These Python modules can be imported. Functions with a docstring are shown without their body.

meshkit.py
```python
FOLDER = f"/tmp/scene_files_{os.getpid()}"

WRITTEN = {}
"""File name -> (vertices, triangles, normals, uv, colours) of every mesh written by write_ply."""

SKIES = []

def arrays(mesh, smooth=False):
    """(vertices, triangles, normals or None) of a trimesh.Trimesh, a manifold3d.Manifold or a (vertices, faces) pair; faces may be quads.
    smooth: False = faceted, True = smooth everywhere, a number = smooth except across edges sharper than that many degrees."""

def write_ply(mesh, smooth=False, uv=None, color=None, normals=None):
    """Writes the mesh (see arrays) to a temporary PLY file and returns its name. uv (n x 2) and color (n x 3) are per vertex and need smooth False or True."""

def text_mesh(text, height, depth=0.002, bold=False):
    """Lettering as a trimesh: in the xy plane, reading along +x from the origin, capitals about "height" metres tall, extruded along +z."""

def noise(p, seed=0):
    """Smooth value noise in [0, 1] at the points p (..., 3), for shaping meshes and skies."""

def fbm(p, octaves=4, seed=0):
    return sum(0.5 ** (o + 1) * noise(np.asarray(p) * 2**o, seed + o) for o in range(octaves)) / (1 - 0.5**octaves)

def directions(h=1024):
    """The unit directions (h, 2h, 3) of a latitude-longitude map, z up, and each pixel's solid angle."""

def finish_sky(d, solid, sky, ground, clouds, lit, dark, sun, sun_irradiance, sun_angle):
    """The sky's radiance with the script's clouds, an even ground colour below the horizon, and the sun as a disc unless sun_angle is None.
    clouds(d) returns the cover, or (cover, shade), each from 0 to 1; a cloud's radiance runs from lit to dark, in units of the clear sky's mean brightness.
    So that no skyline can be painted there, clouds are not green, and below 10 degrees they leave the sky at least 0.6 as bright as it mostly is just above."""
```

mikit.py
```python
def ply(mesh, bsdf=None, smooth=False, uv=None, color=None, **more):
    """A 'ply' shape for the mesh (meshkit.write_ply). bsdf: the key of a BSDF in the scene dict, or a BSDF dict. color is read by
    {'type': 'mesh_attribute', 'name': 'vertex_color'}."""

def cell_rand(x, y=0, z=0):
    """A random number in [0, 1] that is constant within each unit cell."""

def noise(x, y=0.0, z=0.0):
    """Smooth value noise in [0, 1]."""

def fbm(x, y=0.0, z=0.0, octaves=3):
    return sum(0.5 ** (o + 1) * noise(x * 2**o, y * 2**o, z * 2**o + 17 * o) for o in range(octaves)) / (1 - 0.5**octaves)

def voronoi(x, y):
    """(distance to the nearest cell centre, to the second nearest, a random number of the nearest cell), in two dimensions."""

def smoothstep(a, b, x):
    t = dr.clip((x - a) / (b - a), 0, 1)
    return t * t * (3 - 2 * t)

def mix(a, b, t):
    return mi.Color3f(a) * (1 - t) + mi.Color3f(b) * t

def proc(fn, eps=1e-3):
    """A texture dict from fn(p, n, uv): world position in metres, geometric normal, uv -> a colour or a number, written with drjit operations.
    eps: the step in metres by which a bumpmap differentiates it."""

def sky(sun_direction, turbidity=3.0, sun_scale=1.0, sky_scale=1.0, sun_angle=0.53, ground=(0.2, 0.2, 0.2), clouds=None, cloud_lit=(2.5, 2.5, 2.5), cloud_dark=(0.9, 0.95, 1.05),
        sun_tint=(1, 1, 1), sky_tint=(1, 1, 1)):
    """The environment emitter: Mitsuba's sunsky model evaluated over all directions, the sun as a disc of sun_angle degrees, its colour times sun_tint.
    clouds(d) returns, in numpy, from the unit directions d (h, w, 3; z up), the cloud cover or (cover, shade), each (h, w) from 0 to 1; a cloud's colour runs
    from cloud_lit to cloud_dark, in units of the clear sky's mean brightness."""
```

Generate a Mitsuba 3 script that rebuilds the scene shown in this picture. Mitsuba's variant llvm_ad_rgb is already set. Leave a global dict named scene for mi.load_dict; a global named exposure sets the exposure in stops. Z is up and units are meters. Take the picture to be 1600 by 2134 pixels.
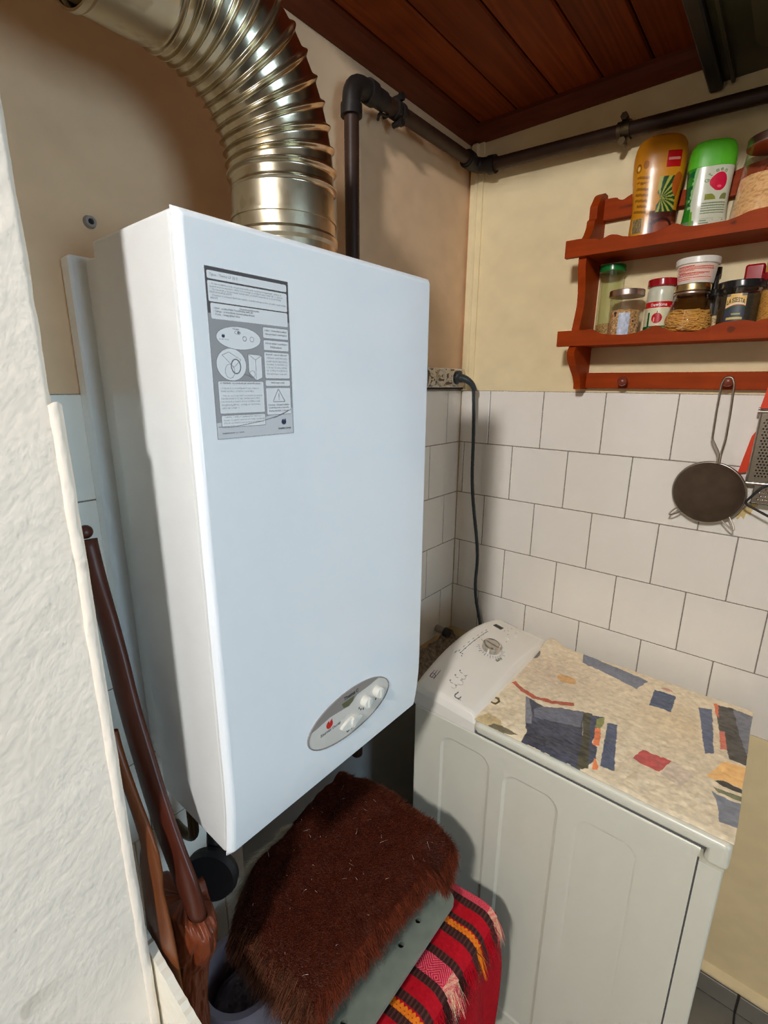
import math, random
import numpy as np, trimesh, manifold3d as m3, shapely.geometry as sg
import shapely.affinity as sa
from shapely.ops import unary_union
import mitsuba as mi, drjit as dr
import mikit, meshkit
from mikit import ply, proc, noise, fbm, smoothstep, mix, cell_rand

random.seed(7); rng = np.random.default_rng(7)
T = mi.ScalarTransform4f
scene = {'type': 'scene'}
labels = {}
exposure = 0.0

# ------------------------------------------------------------------ camera
FPX = 1008.88
CAM = np.array([0.7347, -1.2340, 1.5201])
_y, _p, _r = 0.6894, -0.2581, 0.0070
_f = np.array([-math.sin(_y)*math.cos(_p), math.cos(_y)*math.cos(_p), math.sin(_p)])
_rt = np.array([math.cos(_y), math.sin(_y), 0.0]); _up = np.cross(_rt, _f)
_up2 = -math.sin(_r)*_rt + math.cos(_r)*_up
scene['camera'] = {'type': 'perspective', 'fov': math.degrees(2*math.atan(800/FPX)), 'fov_axis': 'x', 'near_clip': 0.02, 'far_clip': 50.0,
                   'to_world': T().look_at(origin=CAM.tolist(), target=(CAM+_f).tolist(), up=_up2.tolist())}
# ------------------------------------------------------------------ lights (the room's lamp and its window; meshes are built below)
LAMP_POS, LAMP_R, LAMP_RGB = (0.84, -2.60, 2.48), 0.10, (358.0, 350.0, 346.0)
WIN_X, WIN_Y, WIN_Z, WIN_RGB = 2.9, (-1.60, -0.60), (0.95, 2.0), (6.2, 9.3, 11.8)
ROOM_X, ROOM_Y, ROOM_Z, CEIL_Y, HIGH_Z = 2.9, -3.4, 2.135, -0.70, 2.95   # low wooden ceiling as far as CEIL_Y, higher room beyond

# ------------------------------------------------------------------ materials
def S(*c): return {'type': 'rgb', 'value': list(map(float, c))}
def lin(r, g, b):
    f = lambda v: v/12.92 if v <= .04045 else ((v+.055)/1.055)**2.4
    return [f(r/255), f(g/255), f(b/255)]
def pri(color, rough=.5, metal=0.0, spec=.5, two=True, **k):
    d = {'type': 'principled', 'base_color': color if isinstance(color, dict) else S(*color), 'roughness': rough if isinstance(rough, dict) else float(rough), 'metallic': float(metal)}
    if not metal: d['specular'] = float(spec)
    d.update(k)
    return {'type': 'twosided', 'b': d} if two else d
def bump(b, fn, scale, eps=5e-4):
    return {'type': 'twosided', 'b': {'type': 'bumpmap', 'tex': proc(fn, eps), 'scale': float(scale), 'inner': b}}
VC = {'type': 'mesh_attribute', 'name': 'vertex_color'}
def mat(key, b): scene['m_'+key] = b; return 'm_'+key

def f_plaster(p, n, uv):
    a = fbm(p.x*3+5, p.y*3, p.z*3, 3); s = fbm(p.x*26, p.y*26, p.z*26, 3)
    return mix(mi.Color3f(.83, .69, .405), mi.Color3f(.88, .745, .465), a)*(0.90+.14*s)
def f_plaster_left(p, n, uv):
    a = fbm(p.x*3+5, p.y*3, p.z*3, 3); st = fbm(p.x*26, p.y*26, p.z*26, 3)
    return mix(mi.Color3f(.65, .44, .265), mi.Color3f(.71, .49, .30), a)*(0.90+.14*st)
def f_plaster_b(p, n, uv):
    return fbm(p.x*90, p.y*90, p.z*90, 3)*.6+fbm(p.x*14, p.y*14, p.z*14, 2)
mat('plaster', bump(pri(proc(f_plaster), .75, two=False), f_plaster_b, .0016))
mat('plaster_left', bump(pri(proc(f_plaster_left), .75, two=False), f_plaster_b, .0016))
def f_rough(p, n, uv):
    a = fbm(p.x*5, p.y*5, p.z*5, 3); sp = smoothstep(.79, .84, noise(p.x*26, p.y*26, p.z*26))*smoothstep(.5, .7, noise(p.x*4, p.y*4, p.z*4))
    return mix(mix(mi.Color3f(.945, .815, .665), mi.Color3f(.975, .87, .74), a), mi.Color3f(.42, .34, .24), sp*.6)
def f_rough_b(p, n, uv):
    return fbm(p.x*150, p.y*230, p.z*170, 3)
mat('rough_plaster', bump(pri(proc(f_rough), .7, two=False, spec=.25), f_rough_b, .0010))
def f_plank(p, n, uv):
    k = dr.floor((p.x-.030)/.0955); r = cell_rand(k, 3); y = p.y+7*r
    w = fbm(p.x*38+r*31, y*1.6, r*9, 3); g = fbm(p.x*260, y*4, r*5, 2)
    kn = smoothstep(.80, .93, noise(p.x*15+r*17, y*4.2, 3.3))
    ring = .5+.5*dr.sin(70*fbm(p.x*14+r*13, y*1.1, 2., 2))
    c = mix(mi.Color3f(.235, .043, .006), mi.Color3f(.13, .021, .003), w*.65+ring*.35)*(.75+.5*g)*(.82+.36*r)
    return mix(c, mi.Color3f(.03, .006, .003), kn*.75)
mat('ceiling_wood', pri(proc(f_plank), .55, spec=.12))
def f_trimw(p, n, uv):
    g = fbm(p.x*9+p.y*9, p.z*160, (p.x-p.y)*9, 3)
    return mix(mi.Color3f(.15, .032, .010), mi.Color3f(.085, .017, .006), g)
mat('trim_wood', pri(proc(f_trimw), .5, spec=.15))
def f_shelfw(p, n, uv):
    a = fbm(p.x*7, p.y*90, p.z*90, 3); h = noise(p.x*30, p.y*30, p.z*30); k = smoothstep(.86, .93, noise(p.x*45, p.y*45+4, p.z*45))
    return mix(mix(mi.Color3f(.37, .050, .004), mi.Color3f(.25, .028, .002), a), mi.Color3f(.08, .02, .008), k*.7)*(.88+.24*h)
mat('shelf_wood', pri(proc(f_shelfw), .5, spec=.1))
mat('shelf_wood_dark', pri(lin(120, 52, 34), .35))
mat('tile', pri(proc(lambda p, n, uv: mix(mi.Color3f(.88, .825, .73), mi.Color3f(.91, .865, .785), fbm(p.x*4, p.y*4, p.z*4, 2))), .13, spec=.5))
mat('grout', pri((.22, .19, .17), .9))
mat('floor_tile', pri(proc(lambda p, n, uv: mix(mi.Color3f(.16, .155, .13), mi.Color3f(.23, .22, .19), fbm(p.x*9, p.y*9, p.z*9, 3))), .4))
mat('floor_grout', pri((.035, .03, .025), .9))
mat('enamel', pri(lin(243, 246, 247), .16, spec=.5))
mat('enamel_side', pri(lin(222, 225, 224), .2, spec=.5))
mat('washer_white', pri((.72, .70, .58), .28))
mat('washer_panel', pri((.91, .86, .76), .3))
mat('plastic_white', pri(lin(232, 229, 218), .3))
mat('plastic_grey', pri(lin(140, 132, 126), .35))
mat('ink', pri((.035, .035, .04), .6))
mat('ink_grey', pri((.16, .16, .17), .6))
mat('ink_olive', pri(lin(90, 92, 62), .6))
mat('paper', pri(lin(228, 230, 230), .45))
mat('sticker_grey', pri(lin(156, 157, 158), .45))
mat('sticker_dark', pri(lin(84, 82, 84), .45))
mat('sticker_mid', pri(lin(205, 206, 208), .45))
mat('navy', pri(lin(44, 48, 78), .5))
mat('red', pri(lin(196, 26, 22), .35))
mat('black', pri((.012, .012, .013), .45))
mat('rubber', pri(lin(42, 50, 54), .5))
mat('dark_void', pri((.02, .018, .017), .9))
mat('cover_line', pri((.10, .10, .10), .7))
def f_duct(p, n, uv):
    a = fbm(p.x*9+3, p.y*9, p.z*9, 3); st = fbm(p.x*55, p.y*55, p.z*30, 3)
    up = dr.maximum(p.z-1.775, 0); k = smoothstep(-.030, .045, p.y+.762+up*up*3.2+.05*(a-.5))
    c = mix(mi.Color3f(.60, .54, .40), mi.Color3f(.66, .40, .24), k)  # copper right side: wood reflection and heat tint put into the colour
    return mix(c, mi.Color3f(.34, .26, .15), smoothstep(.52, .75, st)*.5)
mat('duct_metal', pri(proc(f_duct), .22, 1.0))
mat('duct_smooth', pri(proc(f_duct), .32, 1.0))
mat('pipe', pri(proc(lambda p, n, uv: mix(mi.Color3f(.026, .011, .006), mi.Color3f(.045, .020, .011), fbm(p.x*40, p.y*40, p.z*40, 2))), .45, spec=.3))
mat('pipe_fitting', pri((.014, .010, .008), .5, spec=.3))
mat('clamp', pri(lin(96, 82, 60), .45, 1.0))
mat('chrome', pri((.62, .58, .52), .2, 1.0))
mat('wire', pri((.50, .44, .36), .28, 1.0))
mat('sieve', bump(pri(proc(lambda p, n, uv: mix(mi.Color3f(.055, .034, .020), mi.Color3f(.098, .062, .038), fbm(p.x*60, p.y*60, p.z*60, 3))), .7, two=False, spec=.3), lambda p, n, uv: dr.sin(p.x*4200)*dr.sin(p.z*4200), .0002, 2e-4))
mat('green_glass', {'type': 'thindielectric', 'int_ior': 1.5, 'specular_transmittance': S(.88, .92, .80)})
mat('glass', {'type': 'thindielectric', 'int_ior': 1.5})
mat('amber_glass', {'type': 'thindielectric', 'int_ior': 1.5, 'specular_transmittance': S(.80, .68, .50)})
mat('hood', pri(proc(lambda p, n, uv: mix(mi.Color3f(.020, .017, .010), mi.Color3f(.032, .028, .016), fbm(p.x*12, p.y*12, p.z*12, 3))), .4))
mat('hood_frame', pri((.008, .008, .008), .5))
mat('stick', pri(proc(lambda p, n, uv: mix(mi.Color3f(.085, .018, .008), mi.Color3f(.048, .010, .005), fbm(p.x*120, p.y*120, p.z*7, 3))), .4))
mat('paddle', pri(proc(lambda p, n, uv: mix(mi.Color3f(.20, .060, .014), mi.Color3f(.12, .032, .009), fbm(p.x*90, p.y*90, p.z*9, 3))), .4))
mat('foam', pri(proc(lambda p, n, uv: mix(mi.Color3f(.72, .68, .56), mi.Color3f(.80, .77, .68), fbm(p.x*80, p.y*80, p.z*80, 3))), .8))
mat('bag', pri((.17, .036, .012), .38))
mat('bucket', pri(lin(150, 138, 150), .35))
mat('fluff', pri(lin(120, 112, 120), .95))
def f_galv(p, n, uv):
    a = fbm(p.x*60, p.y*60, p.z*60, 4); b = fbm(p.x*14, p.y*14, p.z*14, 3)
    return mix(mi.Color3f(.14, .165, .13), mi.Color3f(.25, .28, .225), a*.6+b*.4)
mat('galvanised', pri(proc(f_galv), .45, spec=.6))
mat('vc_matte', pri(VC, .8, spec=.2))
mat('vc_satin', pri(VC, .42, spec=.45))
mat('vc_gloss', pri(VC, .25, spec=.5))
mat('hide_skin', pri((.070, .020, .010), .9))
mat('hair', pri(VC, .65, spec=.08))
mat('green_lid', pri(lin(18, 112, 48), .25))
mat('green_cap', pri(lin(84, 178, 34), .4))
mat('red_lid', pri(lin(150, 14, 26), .2))
mat('steel_lid', pri((.52, .40, .36), .3, 1.0))
mat('gold_lid', pri((.60, .46, .22), .28, 1.0))
mat('black_lid', pri((.010, .011, .012), .18))
mat('orange', pri(lin(214, 58, 18), .35))
mat('noodle', pri((.95, .72, .30), .5))
mat('dark_wood', pri((.045, .028, .018), .6))
mat('cream_wall', pri((.16, .135, .10), .85))
mat('white_paint', pri((.78, .77, .73), .6))
scene['m_win'] = {'type': 'diffuse', 'reflectance': S(.5, .5, .5)}

# ------------------------------------------------------------------ mesh helpers
used = {}
def uniq(name):
    if name not in scene and name not in used: used[name] = 1; return name
    k = used.get(name, 1)
    while True:
        n = '%s_%03d' % (name, k); k += 1
        if n not in scene and n not in used: used[name] = k; used[n] = 1; return n
def put(name, mesh, m, parent=None, smooth=False, label=None, cat=None, group=None, kind=None, **kw):
    key = uniq((parent+'__' if parent else '')+name)
    scene[key] = ply(mesh, m if isinstance(m, (str, dict)) else m, smooth, **kw)
    tag(key, label, cat, group, kind)
    return key
def tag(key, label=None, cat=None, group=None, kind=None):
    d = {k: v for k, v in (('label', label), ('category', cat), ('group', group), ('kind', kind)) if v}
    if d: labels.setdefault(key, {}).update(d)
def thing(name, label, cat, group=None):
    key = uniq(name); tag(key, label, cat, group); return key
def M(man):
    m = man.to_mesh(); return trimesh.Trimesh(np.array(m.vert_properties[:, :3]), np.array(m.tri_verts), process=False)
def cbox(x0, x1, y0, y1, z0, z1, c=.0015):
    pts = []
    for sx in (0, 1):
        for sy in (0, 1):
            for sz in (0, 1):
                X, Y, Z = (x0, x1)[sx], (y0, y1)[sy], (z0, z1)[sz]
                dx, dy, dz = (c, -c)[sx], (c, -c)[sy], (c, -c)[sz]
                pts += [(X+dx, Y+dy, Z), (X+dx, Y, Z+dz), (X, Y+dy, Z+dz)]
    return trimesh.convex.convex_hull(np.array(pts))
def box(x0, x1, y0, y1, z0, z1): return trimesh.creation.box(bounds=[[x0, y0, z0], [x1, y1, z1]])
def rbm(x0, x1, y0, y1, z0, z1, r=.004, n=16):
    s = m3.Manifold.sphere(r, n)
    return m3.Manifold.batch_hull([s.translate([a, b, c]) for a in (x0+r, x1-r) for b in (y0+r, y1-r) for c in (z0+r, z1-r)])
def rbox(*a, **k): return M(rbm(*a, **k))
def lathe(prof, n=48, at=(0, 0, 0)):
    m = trimesh.creation.revolve(np.array(prof, float), sections=n); m.apply_translation(at); return m
def orient(m, axis, at=(0, 0, 0)):
    m = m.copy(); m.apply_transform(trimesh.geometry.align_vectors([0, 0, 1], axis)); m.apply_translation(at); return m
def frames(p):
    p = np.asarray(p, float); t = np.gradient(p, axis=0); t /= np.linalg.norm(t, axis=1, keepdims=True)
    a = np.cross(t[0], [0, 0, 1.] if abs(t[0][2]) < .9 else [1., 0, 0]); a /= np.linalg.norm(a); A = [a]
    for i in range(1, len(p)):
        a = a-t[i]*(a@t[i]); a /= np.linalg.norm(a); A.append(a)
    A = np.array(A); return p, t, A, np.cross(t, A)
def tube(p, r, n=14, caps=True):
    p, t, A, B = frames(p); r = np.broadcast_to(np.asarray(r, float), (len(p),)); th = np.arange(n)*2*np.pi/n
    v = p[:, None]+r[:, None, None]*(np.cos(th)[None, :, None]*A[:, None]+np.sin(th)[None, :, None]*B[:, None])
    v = v.reshape(-1, 3); i, j = np.meshgrid(np.arange(len(p)-1), np.arange(n), indexing='ij'); j2 = (j+1) % n
    q = np.stack([i*n+j, i*n+j2, (i+1)*n+j2, (i+1)*n+j], -1).reshape(-1, 4)
    f = np.vstack([q[:, [0, 1, 2]], q[:, [0, 2, 3]]])
    if caps:
        c0, c1 = len(v), len(v)+1; v = np.vstack([v, p[0], p[-1]]); k = np.arange(n); b = (len(p)-1)*n
        f = np.vstack([f, np.c_[np.full(n, c0), (k+1) % n, k], np.c_[np.full(n, c1), b+k, b+(k+1) % n]])
    return trimesh.Trimesh(v, f, process=False)
def smoothpath(pts, n=60):
    from scipy.interpolate import PchipInterpolator, CubicSpline
    pts = np.asarray(pts, float); d = np.r_[0, np.cumsum(np.linalg.norm(np.diff(pts, axis=0), axis=1))]
    return CubicSpline(d, pts)(np.linspace(0, d[-1], n))
def fillet(pts, r, k=8):
    pts = [np.asarray(p, float) for p in pts]; out = [pts[0]]
    for a, b, c in zip(pts, pts[1:], pts[2:]):
        u = (a-b)/np.linalg.norm(a-b); w = (c-b)/np.linalg.norm(c-b); s, e = b+u*r, b+w*r
        for t in np.linspace(0, 1, k): out.append((1-t)**2*s+2*t*(1-t)*b+t*t*e)
    out.append(pts[-1]); return np.array(out)
def cat(ms): return trimesh.util.concatenate(ms)
def grid(fn, nu, nv):
    """fn(u, v) -> (nu, nv, 3)"""
    u, v = np.meshgrid(np.linspace(0, 1, nu), np.linspace(0, 1, nv), indexing='ij')
    P = fn(u, v).reshape(-1, 3); i, j = np.meshgrid(np.arange(nu-1), np.arange(nv-1), indexing='ij'); a = (i*nv+j).ravel()
    f = np.vstack([np.c_[a, a+nv, a+nv+1], np.c_[a, a+nv+1, a+1]])
    return trimesh.Trimesh(P, f, process=False), u.ravel(), v.ravel()
def thick(m, nu, nv, off):
    """closes a grid sheet into a thin solid, its under side moved by off"""
    V = np.array(m.vertices); n_ = len(V); f = np.array(m.faces); idx = np.arange(n_).reshape(nu, nv)
    ring = np.concatenate([idx[:, 0], idx[-1, 1:], idx[-2::-1, -1], idx[0, -2:0:-1]]); r2 = np.roll(ring, -1)
    F = np.vstack([f, f[:, ::-1]+n_, np.c_[ring, ring+n_, r2+n_], np.c_[ring, r2+n_, r2]])
    mm = trimesh.Trimesh(np.vstack([V, V+np.asarray(off)]), F, process=False)
    if mm.volume < 0: mm.invert()
    return mm
def extrude(poly, h):
    gs = getattr(poly, 'geoms', [poly]); return cat([trimesh.creation.extrude_polygon(g, h, engine='earcut') for g in gs if g.area > 1e-10])
def place(m, o, ex, ey, ez=None):
    """mesh drawn in xy, thickness z -> origin o, axes ex, ey"""
    ex, ey = np.asarray(ex, float), np.asarray(ey, float); ez = np.cross(ex, ey) if ez is None else np.asarray(ez, float)
    A = np.eye(4); A[:3, 0], A[:3, 1], A[:3, 2], A[:3, 3] = ex, ey, ez, o; m = m.copy(); m.apply_transform(A); return m
def inside(poly, x, y):
    from shapely import contains_xy
    return contains_xy(sg.Polygon(poly), x, y)
def sub(m, n=1):
    for _ in range(n): m = m.subdivide()
    return m
def text(s, h, d=.0002, bold=False): return meshkit.text_mesh(s, h, d, bold)
def fitw(m, w, h=None):
    b = m.bounds; m = m.copy(); m.apply_translation(-b[0]); s = np.ones(3); s[0] = w/(b[1][0]-b[0][0])
    if h: s[1] = h/(b[1][1]-b[0][1])
    m.apply_scale(s); return m

# ================================================================== SETTING
ZT = 1.505
TW, TH, TH0 = .15, .1484, .1449
rows = [ZT, ZT-TH0-.0]+[ZT-TH0-TH*k for k in range(1, 5)]           # row limits, top to bottom
ZB = rows[-1]
# back wall (shelf and washing machine stand against it)
put('wall_back', box(-.12, ROOM_X, .003, .12, 0, HIGH_Z), 'm_plaster', kind='structure')
put('tile_grout', box(.0, ROOM_X, .0018, .0035, ZB, ZT), 'm_grout', 'wall_back')
g = .0011
def tile_x(x0, x1, z0, z1): return cbox(x0+g, x1-g, 0.0, .0045, z0+g, z1-g, .0009)
full = {}
for r in range(5):
    zt, zb = rows[r], rows[r+1]
    off = .0913 if r % 2 == 0 else .0163
    xs = [0.0]+[off+TW*k for k in range(-1, 9) if off+TW*k > .004]
    xs = [x for x in xs if x < 1.35]
    for a, b in zip(xs, xs[1:]):
        if b-a < .004: continue
        put('tile', tile_x(a, b, zt*1, zb) if False else tile_x(a, b, zb, zt), 'm_tile', 'wall_back')
# left wall (the boiler hangs on it)
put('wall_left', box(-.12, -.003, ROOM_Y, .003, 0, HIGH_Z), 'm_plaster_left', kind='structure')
put('tile_grout', box(-.0035, -.0018, -1.085, 0, ZB, ZT), 'm_grout', 'wall_left')
for r in range(5):
    zt, zb = rows[r], rows[r+1]
    off = -.069 if r % 2 == 0 else -.149
    ys = [0.0]+[off-TW*k for k in range(0, 8) if off-TW*k > -1.07]+[-1.079]
    for a, b in zip(ys, ys[1:]):
        put('tile', cbox(-.0045, 0, b+g, a-g, zb+g, zt-g, .0009), 'm_tile', 'wall_left')
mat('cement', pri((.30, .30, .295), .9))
put('shade_sheet', box(-.003, -.0015, -.80, .0, 0, ZB-.02), 'm_cement', 'wall_left')  # grey sheet on the lower wall, its tone standing in for shade
for r in range(4):
    for a, b in ((-.80, -.849), (-.849, -.999), (-.999, -1.079)):
        put('tile', cbox(-.0045, 0, b+g, a-g, ZB-TH*(r+1)+g, ZB-TH*r-g, .0009), 'm_tile', 'wall_left')
put('floor', box(-.12, ROOM_X, ROOM_Y, .12, -.1, -.004), 'm_floor_grout', kind='structure')
fx0 = .876-.2*5
for i in range(0, 8):
    for j in range(0, 7):
        x0, y1 = fx0+.2*i, -.004-.2*j
        if x0 < -.15: continue
        put('tile', cbox(x0+.002, x0+.198, y1-.198, y1-.002, -.006, 0, .0012), 'm_floor_tile', 'floor')
bb = uniq('baseboard_back'); scene[bb] = ply(box(.0, ROOM_X, -.002, .003, 0, .058), 'm_floor_grout'); tag(bb, kind='structure')
for i in range(0, 9):
    x0 = fx0+.2*i
    put('tile', cbox(max(x0, .0)+.0025, x0+.1975, -.008, -.001, .001, .057, .0012), 'm_floor_tile', bb)
lg, _, _ = grid(lambda u, v: np.stack([u*1.6, .004-(.016+.003*meshkit.fbm(np.stack([u*40, v*3, u*0], -1)))*np.sin(np.pi*np.clip(v, 0, 1)), .055+.035*v], -1), 160, 9)
put('plaster_ledge', lg, 'm_plaster', 'wall_back', True)
# pier on the left, its rough plastered end faces the camera's right
XE, YE = .2245, -1.0808
def pier(u, v):
    z = ZB*0+2.3*v
    prof = [(XE, -1.95), (XE, -1.24), (XE, YE-.006)]+[(XE-.006+.006*math.cos(a), YE-.006+.006*math.sin(a)) for a in np.linspace(0, np.pi/2, 7)[1:]]+[(XE-.03, YE), (-.0, YE)]
    prof = np.array(prof); d = np.r_[0, np.cumsum(np.linalg.norm(np.diff(prof, axis=0), axis=1))]
    us = np.r_[np.linspace(0, d[1], 30), np.linspace(d[1], d[2], 70)[1:], d[3:-2], np.linspace(d[-3], d[-2], 8)[1:], np.linspace(d[-2], d[-1], 12)[1:]]
    return prof, d, us
prof, d, us = pier(0, 0)
px_, py_ = np.interp(us, d, prof[:, 0]), np.interp(us, d, prof[:, 1])
nx = np.gradient(py_, us); ny = -np.gradient(px_, us)
nzs = 760
Z = np.linspace(0, HIGH_Z, nzs)
PX, ZZ = np.meshgrid(px_, Z, indexing='ij'); PY = np.meshgrid(py_, Z, indexing='ij')[0]
pp = np.stack([PX, PY, ZZ], -1)
disp = .0024*(meshkit.fbm(pp*[9, 16, 16], 3, 1)-.5)+.0019*(meshkit.fbm(pp*[70, 70, 60], 3, 5)-.5)
PX2 = PX+nx[:, None]*disp; PY2 = PY+ny[:, None]*disp
nu, nv = PX.shape; i, j = np.meshgrid(np.arange(nu-1), np.arange(nv-1), indexing='ij'); a = (i*nv+j).ravel()
pm = trimesh.Trimesh(np.stack([PX2, PY2, ZZ], -1).reshape(-1, 3), np.vstack([np.c_[a, a+nv, a+nv+1], np.c_[a, a+nv+1, a+1]]), process=False)
pier_key = put('wall_pier', pm, 'm_rough_plaster', smooth=True, kind='structure')
put('tile_edge', (lambda m: m)(grid(lambda u, v: np.stack([
    XE-.004+.0075*np.sqrt(np.clip(1-(2*u-1)**2, 0, 1))+.0022*(meshkit.fbm(np.stack([u*2, v*60, u*0], -1), 3, 9)-.5),
    YE-.0055+.0135*u+.0014*(meshkit.fbm(np.stack([u*0, v*45, u*0+4], -1), 3, 2)-.5), 1.499*v+.004*np.sin(np.pi*u)*(v > .999)], -1), 12, 500)[0]), 'm_rough_plaster', pier_key, True)
put('tile_layer', box(0, XE-.004, YE, YE+.008, 0, 1.5), 'm_tile', pier_key)
# rest of the kitchen behind the camera
put('wall_right', cat([box(ROOM_X, ROOM_X+.1, ROOM_Y, .12, 0, WIN_Z[0]), box(ROOM_X, ROOM_X+.1, ROOM_Y, .12, WIN_Z[1], HIGH_Z),
    box(ROOM_X, ROOM_X+.1, ROOM_Y, WIN_Y[0], WIN_Z[0], WIN_Z[1]), box(ROOM_X, ROOM_X+.1, WIN_Y[1], .12, WIN_Z[0], WIN_Z[1])]), 'm_cream_wall', kind='structure')
put('wall_rear', box(-.12, ROOM_X+.1, ROOM_Y-.1, ROOM_Y, 0, HIGH_Z), 'm_cream_wall', kind='structure')
put('added_blocker_wall', box(1.40, 1.52, -.66, .01, 0, HIGH_Z-.02), 'm_cream_wall', kind='structure')  # unseen wall, added to keep window daylight off the shelf corner
wy0, wy1 = WIN_Y; wz0, wz1 = WIN_Z
fr = [cbox(WIN_X-.02, WIN_X+.03, a, b, c, e, .003) for a, b, c, e in ((wy0, wy0+.05, wz0, wz1), (wy1-.05, wy1, wz0, wz1), (wy0, wy1, wz0, wz0+.05), (wy0, wy1, wz1-.05, wz1),
      ((wy0+wy1)/2-.025, (wy0+wy1)/2+.025, wz0, wz1), (wy0, wy1, wz0+.70, wz0+.74))]
wk = put('window_1', cat(fr), 'm_white_paint', kind='structure')
scene[wk+'__pane'] = {'type': 'rectangle', 'to_world': T().translate([WIN_X+.01, (wy0+wy1)/2, (wz0+wz1)/2]).rotate([0, 1, 0], -90).scale([(wz1-wz0)/2, (wy1-wy0)/2, 1]),
                      'bsdf': {'type': 'ref', 'id': 'm_win'}, 'emitter': {'type': 'area', 'radiance': S(*WIN_RGB)}}
# ceiling of tongue-and-groove boards
put('ceiling', cat([box(-.12, ROOM_X+.1, CEIL_Y, .12, ROOM_Z+.012, ROOM_Z+.06), box(-.12, ROOM_X+.1, ROOM_Y-.1, .12, HIGH_Z, HIGH_Z+.05)]), 'm_dark_wood', kind='structure')
plank_sec = [(.0015, .012), (.0015, .003), (.0045, 0), (.0910, 0), (.0940, .003), (.0940, .012)]
for k in range(-1, 31):
    x0 = .030+.0955*k
    if x0 > ROOM_X-.02: break
    sec = sg.Polygon(plank_sec); m = extrude(sec, .003-CEIL_Y); m = place(m, (x0, .003, ROOM_Z), (1, 0, 0), (0, 0, 1), (0, -1, 0))
    put('plank', m, 'm_ceiling_wood', 'ceiling')
qs = sg.Polygon([(0, 0), (.010, -.004), (.022, -.014), (.030, -.026), (.030, -.034), (0, -.034)])
def mould(L): return extrude(sg.Polygon([(0, .0), (.032, .0), (.031, -.008), (.024, -.018), (.014, -.027), (.006, -.032), (0, -.032)]), L)
m = mould(2.86); put('trim_1', place(m, (0.0, .003, ROOM_Z), (0, -1, 0), (0, 0, 1), (1, 0, 0)), 'm_trim_wood', kind='structure')
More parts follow.
